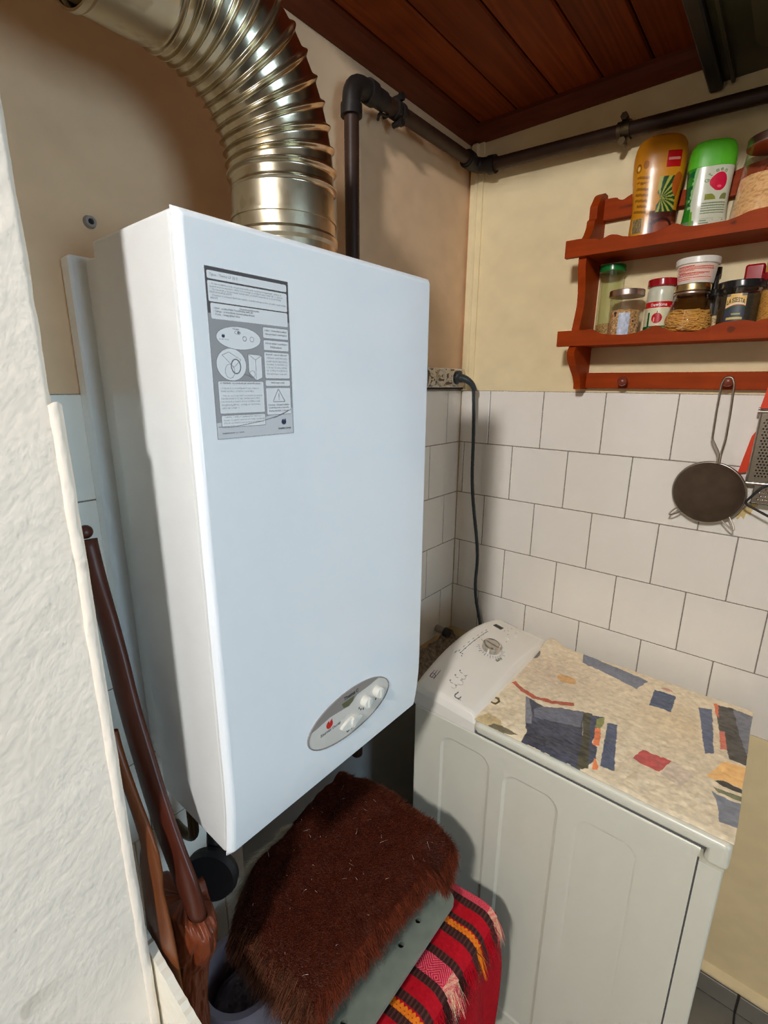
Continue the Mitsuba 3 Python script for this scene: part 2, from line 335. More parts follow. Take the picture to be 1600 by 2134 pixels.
m = mould(-CEIL_Y); put('trim_2', place(m, (-.003, .0, ROOM_Z), (1, 0, 0), (0, 0, 1), (0, -1, 0)), 'm_trim_wood', kind='structure')
put('trim_3', cat([cbox(.002, .036, -.004, .004, ZT, 2.104, .002), cbox(.002, .022, -.011, .004, ZT, 2.104, .004)]), 'm_plaster', kind='structure')

# ================================================================== CEILING LAMP
lp = thing('ceiling_lamp', 'round glowing lamp bulb hanging from the high ceiling behind the viewer', 'lamp')
s = trimesh.creation.icosphere(subdivisions=4, radius=LAMP_R); s.apply_translation(LAMP_POS)
scene[lp+'__bulb'] = ply(s, 'm_win', True, emitter={'type': 'area', 'radiance': S(*LAMP_RGB)})
put('holder', lathe([(0, 0), (.022, 0), (.022, .06), (.006, .065), (.006, .34), (.05, .345), (.05, .375), (0, .375)], 32, (LAMP_POS[0], LAMP_POS[1], LAMP_POS[2]+LAMP_R-.004)), 'm_plastic_white', lp, 30)

# ================================================================== BOILER
bo = thing('wall_boiler', 'white enamel gas boiler hanging on the wall under the metal flue duct', 'boiler')
BX, BY0, BY1, BZ0, BZ1 = .288, -.9833, -.5823, .932, 1.672
put('mounting_board', cbox(-.002, .025, -.9805, -.60, .95, 1.671, .003), 'm_enamel', bo)
put('chassis', cbox(.025, .12, -.962, -.61, .945, 1.667, .003), 'm_enamel_side', bo)
def warp(m):
    v = m.vertices; t = np.clip((1.045-v[:, 2])/(1.045-BZ0), 0, 1); front = np.clip((v[:, 0]-.2)/.08, 0, 1)
    v[:, 0] -= .011*t**2*front; m.vertices = v; return m
def soft(m, L=.02):
    return M(m.refine_to_length(L))
case = rbm(.105, .2775, BY0, BY1, BZ0+.001, BZ1, .005, 24)
put('case', warp(soft(case)), 'm_enamel_side', bo, 30)
put('seam', warp(soft(m3.Manifold(m3.Mesh(*[np.array(x, t) for x, t in ((box(.2765, .2815, BY0+.0025, BY1-.0025, BZ0+.004, BZ1-.002).vertices, np.float32), (box(.2765, .2815, BY0+.0025, BY1-.0025, BZ0+.004, BZ1-.002).faces, np.uint32))])))), 'm_cover_line', bo)
cov = m3.Manifold.batch_hull([m3.Manifold.sphere(.0065, 24).translate([BX-.0065, b, c]) for b in (BY0+.0085, BY1-.0085) for c in (BZ0+.0085, BZ1-.0085)]
      + [m3.Manifold.cube([.001, .002, .002]).translate([.2792, b, c]) for b in (BY0, BY1-.002) for c in (BZ0-.0005, BZ1-.0015)])
put('front_cover', warp(soft(cov, .012)), 'm_enamel', bo, 30)
def fx(z):
    return BX-.011*np.clip((1.045-z)/(1.045-BZ0), 0, 1)**2
# control panel : oval with ring, visor, knobs
EC = (-.768, 1.032); EA, EB = .089, .0395
def oval(a, b, n=96):
    th = np.linspace(0, 2*np.pi, n, endpoint=False); return np.c_[a*np.cos(th), b*np.sin(th)]
def on_front(m, lift=0.0):
    m = place(m, (0, 0, 0), (0, 1, 0), (0, 0, 1), (1, 0, 0)); v = m.vertices; v[:, 0] += fx(v[:, 2])+lift; m.vertices = v; return m
ov = lambda a, b: sa.translate(sg.Polygon(oval(a, b)), EC[0], EC[1])
cp = put('control_panel', on_front(extrude(ov(EA, EB), .0012)), pri(lin(214, 207, 196), .32), bo)
mat('panel_beige', pri(lin(212, 206, 196), .32)); scene[cp]['bsdf'] = {'type': 'ref', 'id': 'm_panel_beige'}
put('rim', on_front(extrude(ov(EA+.0012, EB+.0012).difference(ov(EA-.0006, EB-.0006)), .0022)), 'm_plastic_grey', cp)
vis = ov(EA-.001, EB-.001).intersection(sg.Polygon([(-.86, 1.08), (-.86, 1.0445), (-.842, 1.0445), (-.815, 1.049), (-.793, 1.0475), (-.778, 1.046), (-.765, 1.05), (-.756, 1.056), (-.73, 1.057), (-.70, 1.06), (-.67, 1.08)]))
put('visor', on_front(extrude(vis, .0016)), 'm_plastic_grey', cp)  # flat grey crescent, coloured for the shade in the upper recess
put('flame_window', on_front(extrude(sg.Polygon([(-.790, 1.057), (-.763, 1.0575), (-.766, 1.050), (-.776, 1.046), (-.786, 1.049)]), .0020)), 'm_ink_olive', cp)
for ky, kz in ((-.710, 1.0375), (-.739, 1.0355)):
    k = put('knob', orient(lathe([(0, .0), (.0095, 0), (.0092, .010), (.0085, .0115), (0, .0115)], 32), (1, 0, 0), (fx(kz), ky, kz)), 'm_plastic_white', cp, 30)
    put('grip', box(fx(kz)+.010, fx(kz)+.0135, ky-.0015, ky+.0015, kz-.007, kz+.007), 'm_plastic_white', k)
leaf = sg.Point(0, -.0265).buffer(.036, 32).intersection(sg.Point(0, .0265).buffer(.036, 32))
leaf = sa.translate(sa.scale(leaf, .94, .95), -.771, 1.0155)
k = put('selector_knob', on_front(extrude(leaf, .006)), 'm_plastic_white', cp)
put('grip', on_front(extrude(sa.translate(sa.scale(sg.Point(0, 0).buffer(.0045, 24), .8, 1.9), -.770, 1.0165), .0095)), 'm_plastic_white', k)
marks = []
def mark(s, h, y, z, lift=.0013, bold=False):
    t = text(s, h, .0002, bold); t.apply_translation([y, z, 0]); return on_front(t, lift)
ms = [mark('O', .006, -.779, .9990, bold=True), mark('T', .006, -.7705, .9995, bold=True), mark('Saunier Duval', .0046, -.834, 1.0255)]
for a in np.linspace(-2.6, -.5, 6):
    t = extrude(sg.Polygon(oval(.0012, .0022, 12)), .0002); t.apply_translation([-.739+.0142*math.cos(a), 1.0355+.0142*math.sin(a), 0]); ms.append(on_front(t, .0013))
t = extrude(sg.Polygon([(-.002, 0), (.002, 0), (0, .004)]), .0002); t.apply_translation([-.711, 1.0215, 0]); ms.append(on_front(t, .0013))
ms.append(mark('Thema C', .0055, -.7855, 1.0605, .0018, True))
put('panel_print', cat(ms), 'm_ink', cp, kind='stuff')
def flame(r):
    return sg.Point(0, 0).buffer(r, 32).difference(sg.Polygon([(-.25*r, 1.5*r), (0.02*r, .15*r), (.55*r, 1.5*r)])).union(sg.Polygon([(.35*r, .6*r), (.75*r, 1.15*r), (.85*r, .2*r)]))
put('emblem', on_front(extrude(sa.translate(flame(.0065), -.8155, 1.0375), .0002), .0014), 'm_red', cp)
# instruction sticker
stk = put('instruction_sticker', on_front(extrude(sg.Polygon([(-.9595, 1.4645), (-.8605, 1.4645), (-.8605, 1.6265), (-.9595, 1.6265)]), .0003)), 'm_sticker_mid', bo, label='printed instruction sticker in grey and white')
LX, LZ = -.9595, 1.6265; LWd, LHt = .099, .162      # local u right (0..1), v down (0..1)
def L_(u, v): return LX+u*LWd, LZ-v*LHt
def lrect(u0, v0, u1, v1, r=.0015):
    a, b = L_(u0, v0), L_(u1, v1); return sg.box(a[0]+r, b[1]+r, b[0]-r, a[1]-r).buffer(r, 6)
dark = sg.Polygon([L_(0, 0), L_(1, 0), L_(1, .29), L_(0, .29)])
put('header', on_front(extrude(sg.Polygon([L_(0, 0), L_(1, 0), L_(1, .255), L_(0, .255)]), .0001), .0003), 'm_sticker_dark', stk)
put('field', on_front(extrude(sg.Polygon([L_(0, .255), L_(1, .255), L_(1, .82), L_(.6, .88), L_(0, .90)]), .0001), .0003), 'm_sticker_grey', stk)
W_ = [(.02, .02, .98, .065), (.02, .075, .98, .19), (.035, .197, .98, .285), (.635, .30, .98, .37), (.635, .38, .98, .445), (.635, .455, .98, .625), (.635, .635, .98, .675), (.635, .685, .98, .865), (.05, .645, .61, .845), (.06, .855, .61, .93)]
put('text_box', on_front(cat([extrude(lrect(*w), .0001) for w in W_]), .0004), 'm_paper', stk)
put('box_outline', on_front(cat([extrude(lrect(*w).exterior.buffer(.00022), .0001) for w in W_[3:]]), .0005), 'm_ink_grey', stk)
c1 = sa.scale(sg.Point(0, 0).buffer(1, 48), .265*LWd, .068*LHt); c1 = sa.translate(c1, *L_(.335, .385))
c2 = sa.translate(sa.scale(sg.Point(0, 0).buffer(1, 48), .175*LWd, .097*LHt), *L_(.225, .545))
bx = sg.Polygon([L_(.43, .475), L_(.60, .48), L_(.60, .62), L_(.52, .64), L_(.43, .59)])
put('diagram', on_front(cat([extrude(x, .0001) for x in (c1, c2, bx)]), .0004), 'm_paper', stk)
lines = [c1.exterior.buffer(.0002), c2.exterior.buffer(.0002), bx.exterior.buffer(.0002), sg.LineString([L_(.52, .64), L_(.52, .51), L_(.60, .48)]).buffer(.0002), sg.LineString([L_(.52, .51), L_(.43, .475)]).buffer(.0002),
         sg.LineString([L_(.12, .49), L_(.20, .47), L_(.34, .515), L_(.25, .56), L_(.12, .49)]).buffer(.0002), sa.translate(sa.scale(sg.Point(0, 0).buffer(1, 32), .055*LWd, .042*LHt), *L_(.20, .585)).exterior.buffer(.00018),
         sa.translate(sa.scale(sg.Point(0, 0).buffer(1, 32), .055*LWd, .043*LHt), *L_(.275, .555)).exterior.buffer(.0006), sa.translate(sg.Point(0, 0).buffer(.0035, 24), *L_(.47, .60)).exterior.buffer(.0002),
         sa.translate(sg.Point(0, 0).buffer(.0022, 24), *L_(.40, .385)).exterior.buffer(.0003), sa.translate(sg.Point(0, 0).buffer(.0024, 24), *L_(.49, .385)).exterior.buffer(.0002),
         sa.translate(sa.scale(sg.Point(0, 0).buffer(1, 24), .0035, .0016), *L_(.32, .352)).exterior.buffer(.0002), sa.translate(sa.scale(sg.Point(0, 0).buffer(1, 24), .0016, .0011), *L_(.33, .352)),
         sg.LineString([L_(.37, .60), L_(.46, .618)]).buffer(.0003), sg.LineString([L_(.02, .925), L_(.25, .925), L_(.55, .905), L_(.78, .875), L_(.97, .835)]).buffer(.0003), sg.Polygon([L_(.70, .893), L_(.86, .865), L_(.97, .836), L_(.88, .853)]),
         sg.Polygon([L_(0, 0), L_(1, 0), L_(1, 1), L_(0, 1)]).exterior.buffer(.0002)]
tri = sg.Polygon([L_(.805, .70), L_(.885, .775), L_(.735, .775)]).buffer(.0006)
lines += [tri.exterior.buffer(.00035), sg.LineString([L_(.81, .725), L_(.81, .75)]).buffer(.0004), sa.translate(sg.Point(0, 0).buffer(.0005), *L_(.81, .762))]
put('drawing', on_front(cat([extrude(x, .0001) for x in lines]), .00055), 'm_ink_grey', stk)
tx = []
def ln(s, u0, u1, v, h, bold=False):
    t = fitw(text(s, h, .0001, bold), (u1-u0)*LWd, h); x, z = L_(u0, v); t.apply_translation([x, z, 0]); tx.append(on_front(t, .00055))
ln('Típus : Thema CF 23 E', .045, .36, .052, .0030)
for s, v, u1 in (('- A készülékbe csak olyan beavatkozás szabad végezhető, amely a', .098, .90), ('gyártó kézikönyvben előírt biztonsági szabályoknak megfelel. C típusú', .113, .92), ('- Olvassa el a használati útmutatót, mielőtt beállítaná a készüléket', .128, .90), ('beüzemelés előtt', .141, .28), ('- Olvassa el a használati útmutatót, mielőtt bekapcsolná a kazán készüléket,', .160, .97), ('előtt', .174, .12)):
    ln(s, .04, u1, v, .0019)
ln('Üzembehelyezés', .36, .60, .219, .0024, True)
for s, v, u1 in (('-Zöld  : a készülék feszültség alatt áll', .232, .52), ('- Sárga : a készülék nyomásellenőrzés', .249, .54), ('- Piros  : begyújtási hiba', .266, .36)): ln(s, .06, u1, v, .0022, True)
for s, v in (('Fűtővíz-hőmérséklet szabályzó', .328), ('Használati melegvíz', .350), ('Hőmérséklet szabályzó', .408), ('fűtés', .430)): ln(s, .66 if len(s) > 18 else .72, .96 if len(s) > 18 else .88, v, .0021, True)
for s, v in (('Belső vezérlőpult', .478), ('- Előlapon rendellenesség', .500), ('esetén ellenőrizze a fűtési', .520), ('nyomást. Az kerüljön alá,', .541), ('(0,8 bar) ha nem, pótolja.', .561), ('ha, a hiba továbbra is', .580), ('fennáll hívja a szerelőt.', .602)): ln(s, .66, .95, v, .0020, v < .48)
ln('Belső kapcsolók', .71, .90, .660, .0022, True)
for s, v in (('Fontos : Hibaelhárítás', .805), ('szakképzett személy', .825), ('feladata csak', .845)): ln(s, .66, .95, v, .0019, True)
ln('A fűtőkör nyomásának ellenőrzése :', .075, .58, .665, .0022, True)
for s, v, u1 in (('- Hajtsa le a vezérlőpultot úgy, hogy a', .695, .54), ('fedél szintjén a fűtőkör nyomása.', .713, .48), ('- Ha, a nyomásmérő műszer nyomás', .740, .58), ('kisebb mint 0,5 bar, töltse be a fűtő', .758, .55), ('rendszert a kívánt vízzel feltöltő csap', .777, .55), ('segítségével, amíg a nyomás', .797, .55), ('eléri az 1 bar-t', .815, .28)): ln(s, .075, u1, v, .0019)
for s, v, u1 in (('- Fontos: a műszer leengedése: Nyissa ki', .873, .56), ('lassan a csapot majd nézze, hogy megfelelő', .892, .60), ('fűtési nyomást olvassa le a készüléken.', .910, .58)): ln(s, .085, u1, v, .0019)
ln('Saunier Duval', .78, .965, .968, .0024, True); ln('SAUNIER DUVAL  01 - 24/75', .06, .32, .972, .0016); ln('Saunier Duval', .10, .21, .400, .0010); ln('THEMA', .26, .34, .337, .0014, True)
put('printed_text', cat(tx), 'm_ink_grey', stk, kind='stuff')
put('emblem', on_front(extrude(sa.translate(flame(.0032), *L_(.865, .917)), .0001), .00055), 'm_navy', stk)
put('small_emblem', on_front(extrude(sa.translate(flame(.0017), *L_(.15, .378)), .0001), .00055), 'm_navy', stk)
# valves and pipes hanging under the boiler
for i, (yy, zz) in enumerate(((-.70, .72), (-.86, .80), (-.93, .77))):
    pt = put('connection_pipe', tube(fillet([(.07, yy, .94), (.07, yy, zz), (.03, yy, zz-.02), (-.01, yy, zz-.02)], .018), .0085, 12), 'm_clamp', bo, 30)
    put('union_nut', lathe([(0, 0), (.015, 0), (.015, .022), (0, .022)], 6, (.07, yy, .905)), 'm_clamp', pt)

# ================================================================== FLUE DUCT
fd = thing('flue_duct', 'shiny corrugated metal flue elbow rising from the boiler into the left pier', 'duct')
DX, DY, DR = .170, -.762, .0665
put('collar', lathe([(DR-.004, 0), (DR+.001, 0), (DR+.001, .024), (DR+.004, .028), (DR+.004, .034), (DR+.001, .038), (DR+.001, .052), (DR+.0025, .0525), (DR+.0025, .056), (DR, .0565), (DR, .075), (DR-.002, .108)], 96, (DX, DY, BZ1-.001)), 'm_duct_smooth', fd, 25)
R = .150; zc = 1.775; yc = DY-R
ax = [(DX, DY, z) for z in np.linspace(zc-.018, zc, 26)[:-1]]
ax += [(DX, yc+R*math.cos(t), zc+R*math.sin(t)) for t in np.linspace(0, np.pi/2, 330)]
ax += [(DX, y, zc+R) for y in np.linspace(yc, yc-.012, 18)[1:]]
ax = np.array(ax); sarc = np.r_[0, np.cumsum(np.linalg.norm(np.diff(ax, axis=0), axis=1))]
n = 120; th = np.arange(n)*2*np.pi/n
pitch = .0192
ph = (sarc[:, None]/pitch-th[None]/(2*np.pi)) % 1.0
rib = np.exp(-((ph-.5)/.13)**2)
fade = np.clip(np.minimum(sarc, sarc[-1]-sarc)/.006, 0, 1)[:, None]
wob = .0012*(meshkit.fbm(np.stack(np.broadcast_arrays(sarc[:, None]*30, np.cos(th)[None]*2, np.sin(th)[None]*2), -1), 2, 3)-.5)
rr = DR-.0005+.0048*rib*fade+wob
p, t, A, B = frames(ax)
v = p[:, None]+rr[:, :, None]*(np.cos(th)[None, :, None]*A[:, None]+np.sin(th)[None, :, None]*B[:, None])
i, j = np.meshgrid(np.arange(len(p)-1), np.arange(n), indexing='ij'); q = np.stack([i*n+j, i*n+(j+1) % n, (i+1)*n+(j+1) % n, (i+1)*n+j], -1).reshape(-1, 4)
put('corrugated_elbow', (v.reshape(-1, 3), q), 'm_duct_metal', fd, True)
def cyl_y(r, y0, y1, extra=()):
    L = y0-y1; pr = [(r, 0)]+list(extra)+[(r, L)]
    return orient(lathe(pr, 96), (0, -1, 0), (DX, y0, zc+R))
put('sleeve', cyl_y(DR+.0015, yc-.008, yc-.078, ((DR+.0015, .06), (DR+.004, .064), (DR+.004, .07))), 'm_duct_smooth', fd, 25)
put('end_pipe', cyl_y(DR-.004, yc-.070, YE+.002), 'm_duct_smooth', fd, 25)

# ================================================================== GAS PIPE
gp = thing('gas_pipe', 'dark brown steel pipe running up the wall and round under the ceiling', 'pipe')
PR = .0135
put('riser', tube([(.035, -.485, z) for z in np.linspace(.62, 2.005, 12)], PR, 20), 'm_pipe', gp, 30)
put('wall_run', tube([(.035, -.45, 2.0405), (.035, -.25, 2.0415), (.035, -.07, 2.0430)], PR, 20), 'm_pipe', gp, 30)
put('back_run', tube([(.075, -.035, 2.0340), (.6, -.035, 2.0150), (1.3, -.035, 1.990)], PR, 20), 'm_pipe', gp, 30)
el = fillet([(.035, -.485, 1.988), (.035, -.485, 2.0402), (.035, -.430, 2.0405)], .032)
put('elbow', cat([tube(el, .0165, 20), tube([(.035, -.485, 1.985), (.035, -.485, 2.003)], .0195, 20), tube([(.035, -.443, 2.0404), (.035, -.425, 2.0405)], .0200, 20), tube([(.035, -.425, 2.0405), (.035, -.395, 2.0405)], .0165, 20)]), 'm_pipe_fitting', gp, 30)
el = fillet([(.035, -.090, 2.0425), (.035, -.036, 2.040), (.085, -.035, 2.0335)], .025)
put('elbow', cat([tube(el, .0165, 20), tube([(.035, -.084, 2.0425), (.035, -.066, 2.042)], .0195, 20), tube([(.068, -.035, 2.0352), (.086, -.035, 2.0335)], .0195, 20)]), 'm_pipe_fitting', gp, 30)
def clampmesh(c, along):
    a = np.asarray(along, float); c = np.asarray(c, float)
    ms = [tube([c-a*.012, c-a*.004], PR+.0038, 24), tube([c+a*.003, c+a*.012], PR+.0038, 24), tube([c-a*.012, c+a*.012], PR+.002, 24)]
    up = np.array([0, 0, 1.]); out = np.array([1., 0, 0]) if abs(a[1]) > .5 else np.array([0, -1., 0])
    for sgn in (1, -1):
        b = c+up*sgn*(PR+.008)
        ms.append(tube([b-out*.010, b+out*.008], .0055, 10)); ms.append(tube([b+out*.006+a*0, b+out*.014], .0075, 6))
    ms.append(tube([c-out*.013, c-out*.036], .004, 8))
    return cat(ms)
put('clamp', clampmesh((.035, -.352, 2.041), (0, 1, 0)), 'm_pipe_fitting', gp, 30)
put('clamp', clampmesh((.375, -.035, 2.0231), (1, 0, 0)), 'm_clamp', gp, 30)
put('hook', tube(fillet([(.03, -.375, 2.026), (.03, -.402, 2.021), (.032, -.408, 2.008)], .005), .0028, 8), 'm_pipe_fitting', gp, 30)

# wall anchor hole with grey plug
wa = put('wall_anchor', orient(lathe([(.0035, .0), (.0035, .006), (.0065, .006), (.0072, .003), (.0085, -.002)], 24), (1, 0, 0), (-.003, -.939, 1.719)), pri((.25, .22, .20), .5), smooth=30, label='small round grey wall plug in the plaster above the boiler', cat='wall plug')
put('bore', orient(lathe([(0, 0), (.0036, 0), (.0036, .003)], 20), (1, 0, 0), (-.002, -.939, 1.719)), 'm_dark_void', wa)

# ================================================================== SOCKET + POWER CORD
so_m, su, sv = grid(lambda u, v: np.stack([.012+.006*np.sin(np.pi*np.clip(v, 0, 1))+0*u, -.19+.186*u, 1.514+.047*v], -1), 220, 70)
P3 = np.stack([su*9, sv*3, su*0], -1); cN = meshkit.fbm(P3*1.0, 3, 4); cM = meshkit.fbm(P3*2.3, 3, 8)
col = np.outer(1-np.clip((cN-.5)*6, 0, 1), [.66, .56, .42])+np.outer(np.clip((cN-.5)*6, 0, 1), [.62, .50, .24])
vein = np.abs(cM-.5) < .025; col[vein] = [.16, .09, .04]; drk = (meshkit.fbm(P3*1.7, 3, 21) > .62); col[drk] = [.10, .055, .03]
so = put('wall_socket', so_m, 'm_vc_satin', smooth=True, color=col, label='brown marbled double socket on the left wall above the tiles', cat='socket')
put('back_box', cbox(-.003, .0125, -.19, -.004, 1.513, 1.562, .002), 'm_paper', so)
for yy in (-.135, -.062):
    put('insert', orient(lathe([(0, .0005), (.0165, .0005), (.0185, .004), (.0205, .0045), (.0205, -.002)], 36), (1, 0, 0), (.0165, yy, 1.5375)), pri((.60, .52, .40), .3), so, 30)
put('lower_gap', box(-.003, .010, -.19, -.002, 1.5075, 1.5125), 'm_dark_void', so)
pc = thing('power_cord', 'black plug and cable hanging from the socket down behind the washing machine', 'cable')
put('plug', cat([orient(lathe([(0, 0), (.015, 0), (.0185, .004), (.0175, .009), (.012, .013), (.0105, .02), (0, .02)], 32), (.93, .2, -.28), (.019, -.0625, 1.541)), tube(smoothpath([(.034, -.060, 1.5375), (.048, -.057, 1.533), (.060, -.050, 1.522), (.066, -.044, 1.505)], 20), np.linspace(.0105, .0062, 20), 16)]), 'm_rubber', pc, 40)
put('cable', tube(smoothpath([(.064, -.045, 1.508), (.0645, -.04, 1.459), (.066, -.035, 1.36), (.066, -.03, 1.262), (.077, -.03, 1.17), (.095, -.035, 1.081), (.100, -.035, 1.02), (.100, -.038, .949), (.110, -.04, .89), (.124, -.04, .835), (.135, -.04, .74), (.14, -.035, .55)], 120), .0046, 12), 'm_rubber', pc, True)

# rubble and broken mortar left where the tiles end behind the machine
def rub(u, v):
    P = np.stack([u*14, v*4, u*0], -1); h = meshkit.fbm(P, 4, 11)
    return np.stack([-.003+.055*v*(.6+.8*meshkit.fbm(P[..., :]*.5, 2, 3)), -.40+.40*u, .755-.045*v+.035*(h-.5)-.02*(v > .97)], -1)
rb_m, u_, v_ = grid(rub, 260, 40); c_ = meshkit.fbm(np.stack([u_*60, v_*14, u_*0], -1), 3, 5)[:, None]
rl = put('broken_mortar', rb_m, 'm_vc_matte', smooth=True, color=np.array([.10, .075, .055])*(1-c_)+np.array([.46, .38, .30])*c_, label='crumbled brown mortar edge under the tiles behind the washing machine', cat='mortar')
pv = thing('pipe_stub', 'short black and grey pipe stub in the corner behind the washing machine', 'pipe')
put('stub', tube([(0, -.085, .795), (.045, -.085, .79)], .011, 16), 'm_plastic_grey', pv, 30)
put('ring', tube([(.030, -.085, .792), (.047, -.085, .79)], .0145, 16), 'm_black', pv, 30)

# ================================================================== WASHING MACHINE
wm = thing('washing_machine', 'white top-loading washing machine under the wall shelf in the tiled corner', 'washing machine')
WX0, WX1, WY0, WY1 = .190, .775, -.460, -.060
body = rbm(WX0, .772, WY0, WY1, .012, .826, .005, 16)
def frustum(x0, x1, z0, z1, d):
    cs = m3.CrossSection([[(x0+a, z0+b) for a, b in ((0, 0), (x1-x0, 0), (x1-x0, z1-z0), (0, z1-z0))]])
    cs = cs.offset(-.03, m3.JoinType.Round, 2, 32).offset(.03, m3.JoinType.Round, 2, 32)
    outer = cs.extrude(.0006); inner = cs.offset(-.006, m3.JoinType.Round, 2, 32).extrude(.0006)
    h = m3.Manifold.batch_hull([outer.translate([0, 0, -.0006]), inner.translate([0, 0, d])])
    return h.rotate([90, 0, 0]).scale([1, -1, 1]).translate([0, WY0, 0]) if False else h.transform([[1, 0, 0, 0], [0, 0, 1, WY0], [0, 1, 0, 0]])
for a, b, zz, dd in ((.262, .381, .786, .0022), (.410, .523, .774, .0022), (.551, .662, .765, .0012)):
    f_ = frustum(a, b, .14, zz, dd)
    if f_.volume() < 0: f_ = frustum(a, b, .14, zz, .0022).mirror([0, 0, 0])
    body = body-f_
body = body-m3.Manifold.cube([.0026, .012, .82]).translate([.7370, WY0-.001, 0])-m3.Manifold.cube([.08, .6, .04]).translate([.739, -.6, .803])
put('body', M(body), 'm_washer_white', wm, 25)
lid = rbm(.3405, WX1+.001, WY0-.002, WY1-.01, .829, .8545, .010, 24)
lid = lid.trim_by_plane([0, 0, 1], .829)+rbm(.744, WX1+.001, WY0-.002, WY1-.01, .806, .848, .008, 20).trim_by_plane([0, 0, -1], -.846)
put('lid', M(lid), 'm_washer_white', wm, 30)
put('column_seam', box(.7368, .7398, WY0+.0025, WY0+.010, .02, .80), 'm_cover_line', wm)
put('lid_gap', box(.341, .770, WY0+.003, WY1-.02, .8245, .830), 'm_cover_line', wm)
def zf(x, y):
    s = np.clip((y+.06)/(-.40), 0, 1)
    e = .868+.052*np.sin(np.pi*np.clip(s*.93+.03, 0, 1))**.7
    return e-(x-.19)/.155*(e-.862)*.75
def panel_top(u, v):
    x = .188+.153*u; y = WY0-.001+.400*v; yy = np.clip(y, -.46, -.06); z = zf(x, yy)
    ed = np.clip(np.minimum(np.minimum(v, 1-v)*.40, np.minimum(u+.0, 1-u)*.153)/.016, 0, 1); z = z-.018*(1-np.sqrt(np.clip(1-(1-ed)**2, 0, 1)))
    return np.stack([x, y, z], -1)
pt_, _, _ = grid(panel_top, 60, 110)
nu, nv = 60, 110; V = pt_.vertices.reshape(nu, nv, 3)
ring = np.concatenate([V[:, 0], V[-1, 1:], V[-2::-1, -1], V[0, -2:0:-1]]); low = ring.copy(); low[:, 2] = .829
k = len(ring); ii = np.arange(k); sk = trimesh.Trimesh(np.vstack([ring, low]), np.vstack([np.c_[ii, ii+k, (ii+1) % k+k], np.c_[ii, (ii+1) % k+k, (ii+1) % k]]), process=False)
wp = put('control_panel', cat([pt_, sk]), 'm_washer_panel', wm, 50)
put('seam', box(.1895, .341, WY0+.001, WY1, .8255, .8295), 'm_plastic_white', wp)
def on_panel(m, lift=.0002):
    v = m.vertices.copy(); v[:, 2] += zf(v[:, 0], np.clip(v[:, 1], -.46, -.06))+lift; m = m.copy(); m.vertices = v; return m
def pn(a): return np.array([-math.sin(a), math.cos(a)])
kz = float(zf(.265, -.253))
kn = put('program_dial', orient(lathe([(0, 0), (.0215, 0), (.0215, .015), (.0195, .0185), (.018, .019), (.0165, .0178), (0, .0172)], 48), (.22, -.02, 1), (.265, -.253, kz-.002)), 'm_chrome', wp, 30)
put('dial_grip', orient(rbox(-.0165, .0165, -.002, .002, .0, .0195, r=.0015), (.22, -.02, 1), (.265, -.253, kz-.002)), 'm_chrome', kn, 30)
put('display', on_panel(extrude(sa.translate(sa.scale(sg.box(-.008, -.008, .008, .008).buffer(.002), 1.15, .95), .2275, -.136), .0004)), 'm_black', wp)
pr = []
def dot(x, y, r): pr.append(on_panel(extrude(sa.translate(sg.Point(0, 0).buffer(r, 8), x, y), .0002)))
def bar(x0, y0, x1, y1, r=.0005): pr.append(on_panel(sub(extrude(sg.LineString([(x0, y0), (x1, y1)]).buffer(r), .0002))))
for k_ in range(7):
    y = -.328+.0222*k_; dot(.2252, y, .0016); bar(.2252, y, .2252, y+.022) if k_ < 6 else None; bar(.2195, y+.001, .2195, y+.007, .0006)
bar(.216, -.338, .216, -.330, .0008); dot(.2325, -.334, .0016); dot(.2300, -.327, .0016)
for x, y in ((.253, -.375), (.252, -.393), (.251, -.413)):
    dot(x, y, .0018); bar(x+.003, y-.004, x+.008, y-.003, .0006); bar(x+.016, y-.005, x+.019, y-.0005, .0006)
for k_ in range(26):
    a = -2.6+k_*.215
    if 1.2 < a < 2.2: continue
    r0 = .0265; cx, cy = .265+r0*math.cos(a), -.253+r0*math.sin(a); bar(cx, cy, cx+.0045*math.cos(a), cy+.0045*math.sin(a), .00055)
    if k_ % 2: bar(.265+(r0+.006)*math.cos(a), -.253+(r0+.006)*math.sin(a), .265+(r0+.009)*math.cos(a), -.253+(r0+.009)*math.sin(a), .0005)
for k_ in range(8): bar(.206+.0065*k_, -.058-.0015*k_-.006, .209+.0065*k_, -.060-.0015*k_-.006, .0008)
for x, y in ((.245, -.115), (.250, -.103), (.252, -.128), (.247, -.140), (.262, -.150), (.276, -.188)): dot(x, y, .0013)
pm_ = sg.Point(0, 0).buffer(.0065, 24).exterior.buffer(.0011).intersection(sg.box(-.02, -.02, .02, .0025)).union(sg.LineString([(-.0045, .0085), (-.006, -.001)]).buffer(.0012)).union(sg.LineString([(.005, -.007), (.010, -.006)]).buffer(.0007))
pr.append(on_panel(sub(extrude(sa.translate(pm_, .286, -.437), .0003))))
for x, y in ((.262, -.386), (.266, -.404), (.259, -.421)):
    pr.append(on_panel(sub(extrude(sa.translate(sg.Point(0, 0).buffer(.0058, 20).exterior.buffer(.0003).intersection(sg.box(-.002, -.02, .02, .02)), x+.006, y), .0002))))
put('panel_print', cat(pr), 'm_ink_grey', wp, kind='stuff')
lo = fitw(text('Baby', .006, .0002, True), .020, .0085); lo = place(lo, (.3005, -.281, 0), (.10, .995, 0), (-.995, .10, 0)); lo2 = on_panel(sub(lo))
put('script_logo', lo2, 'm_ink_olive', wp)
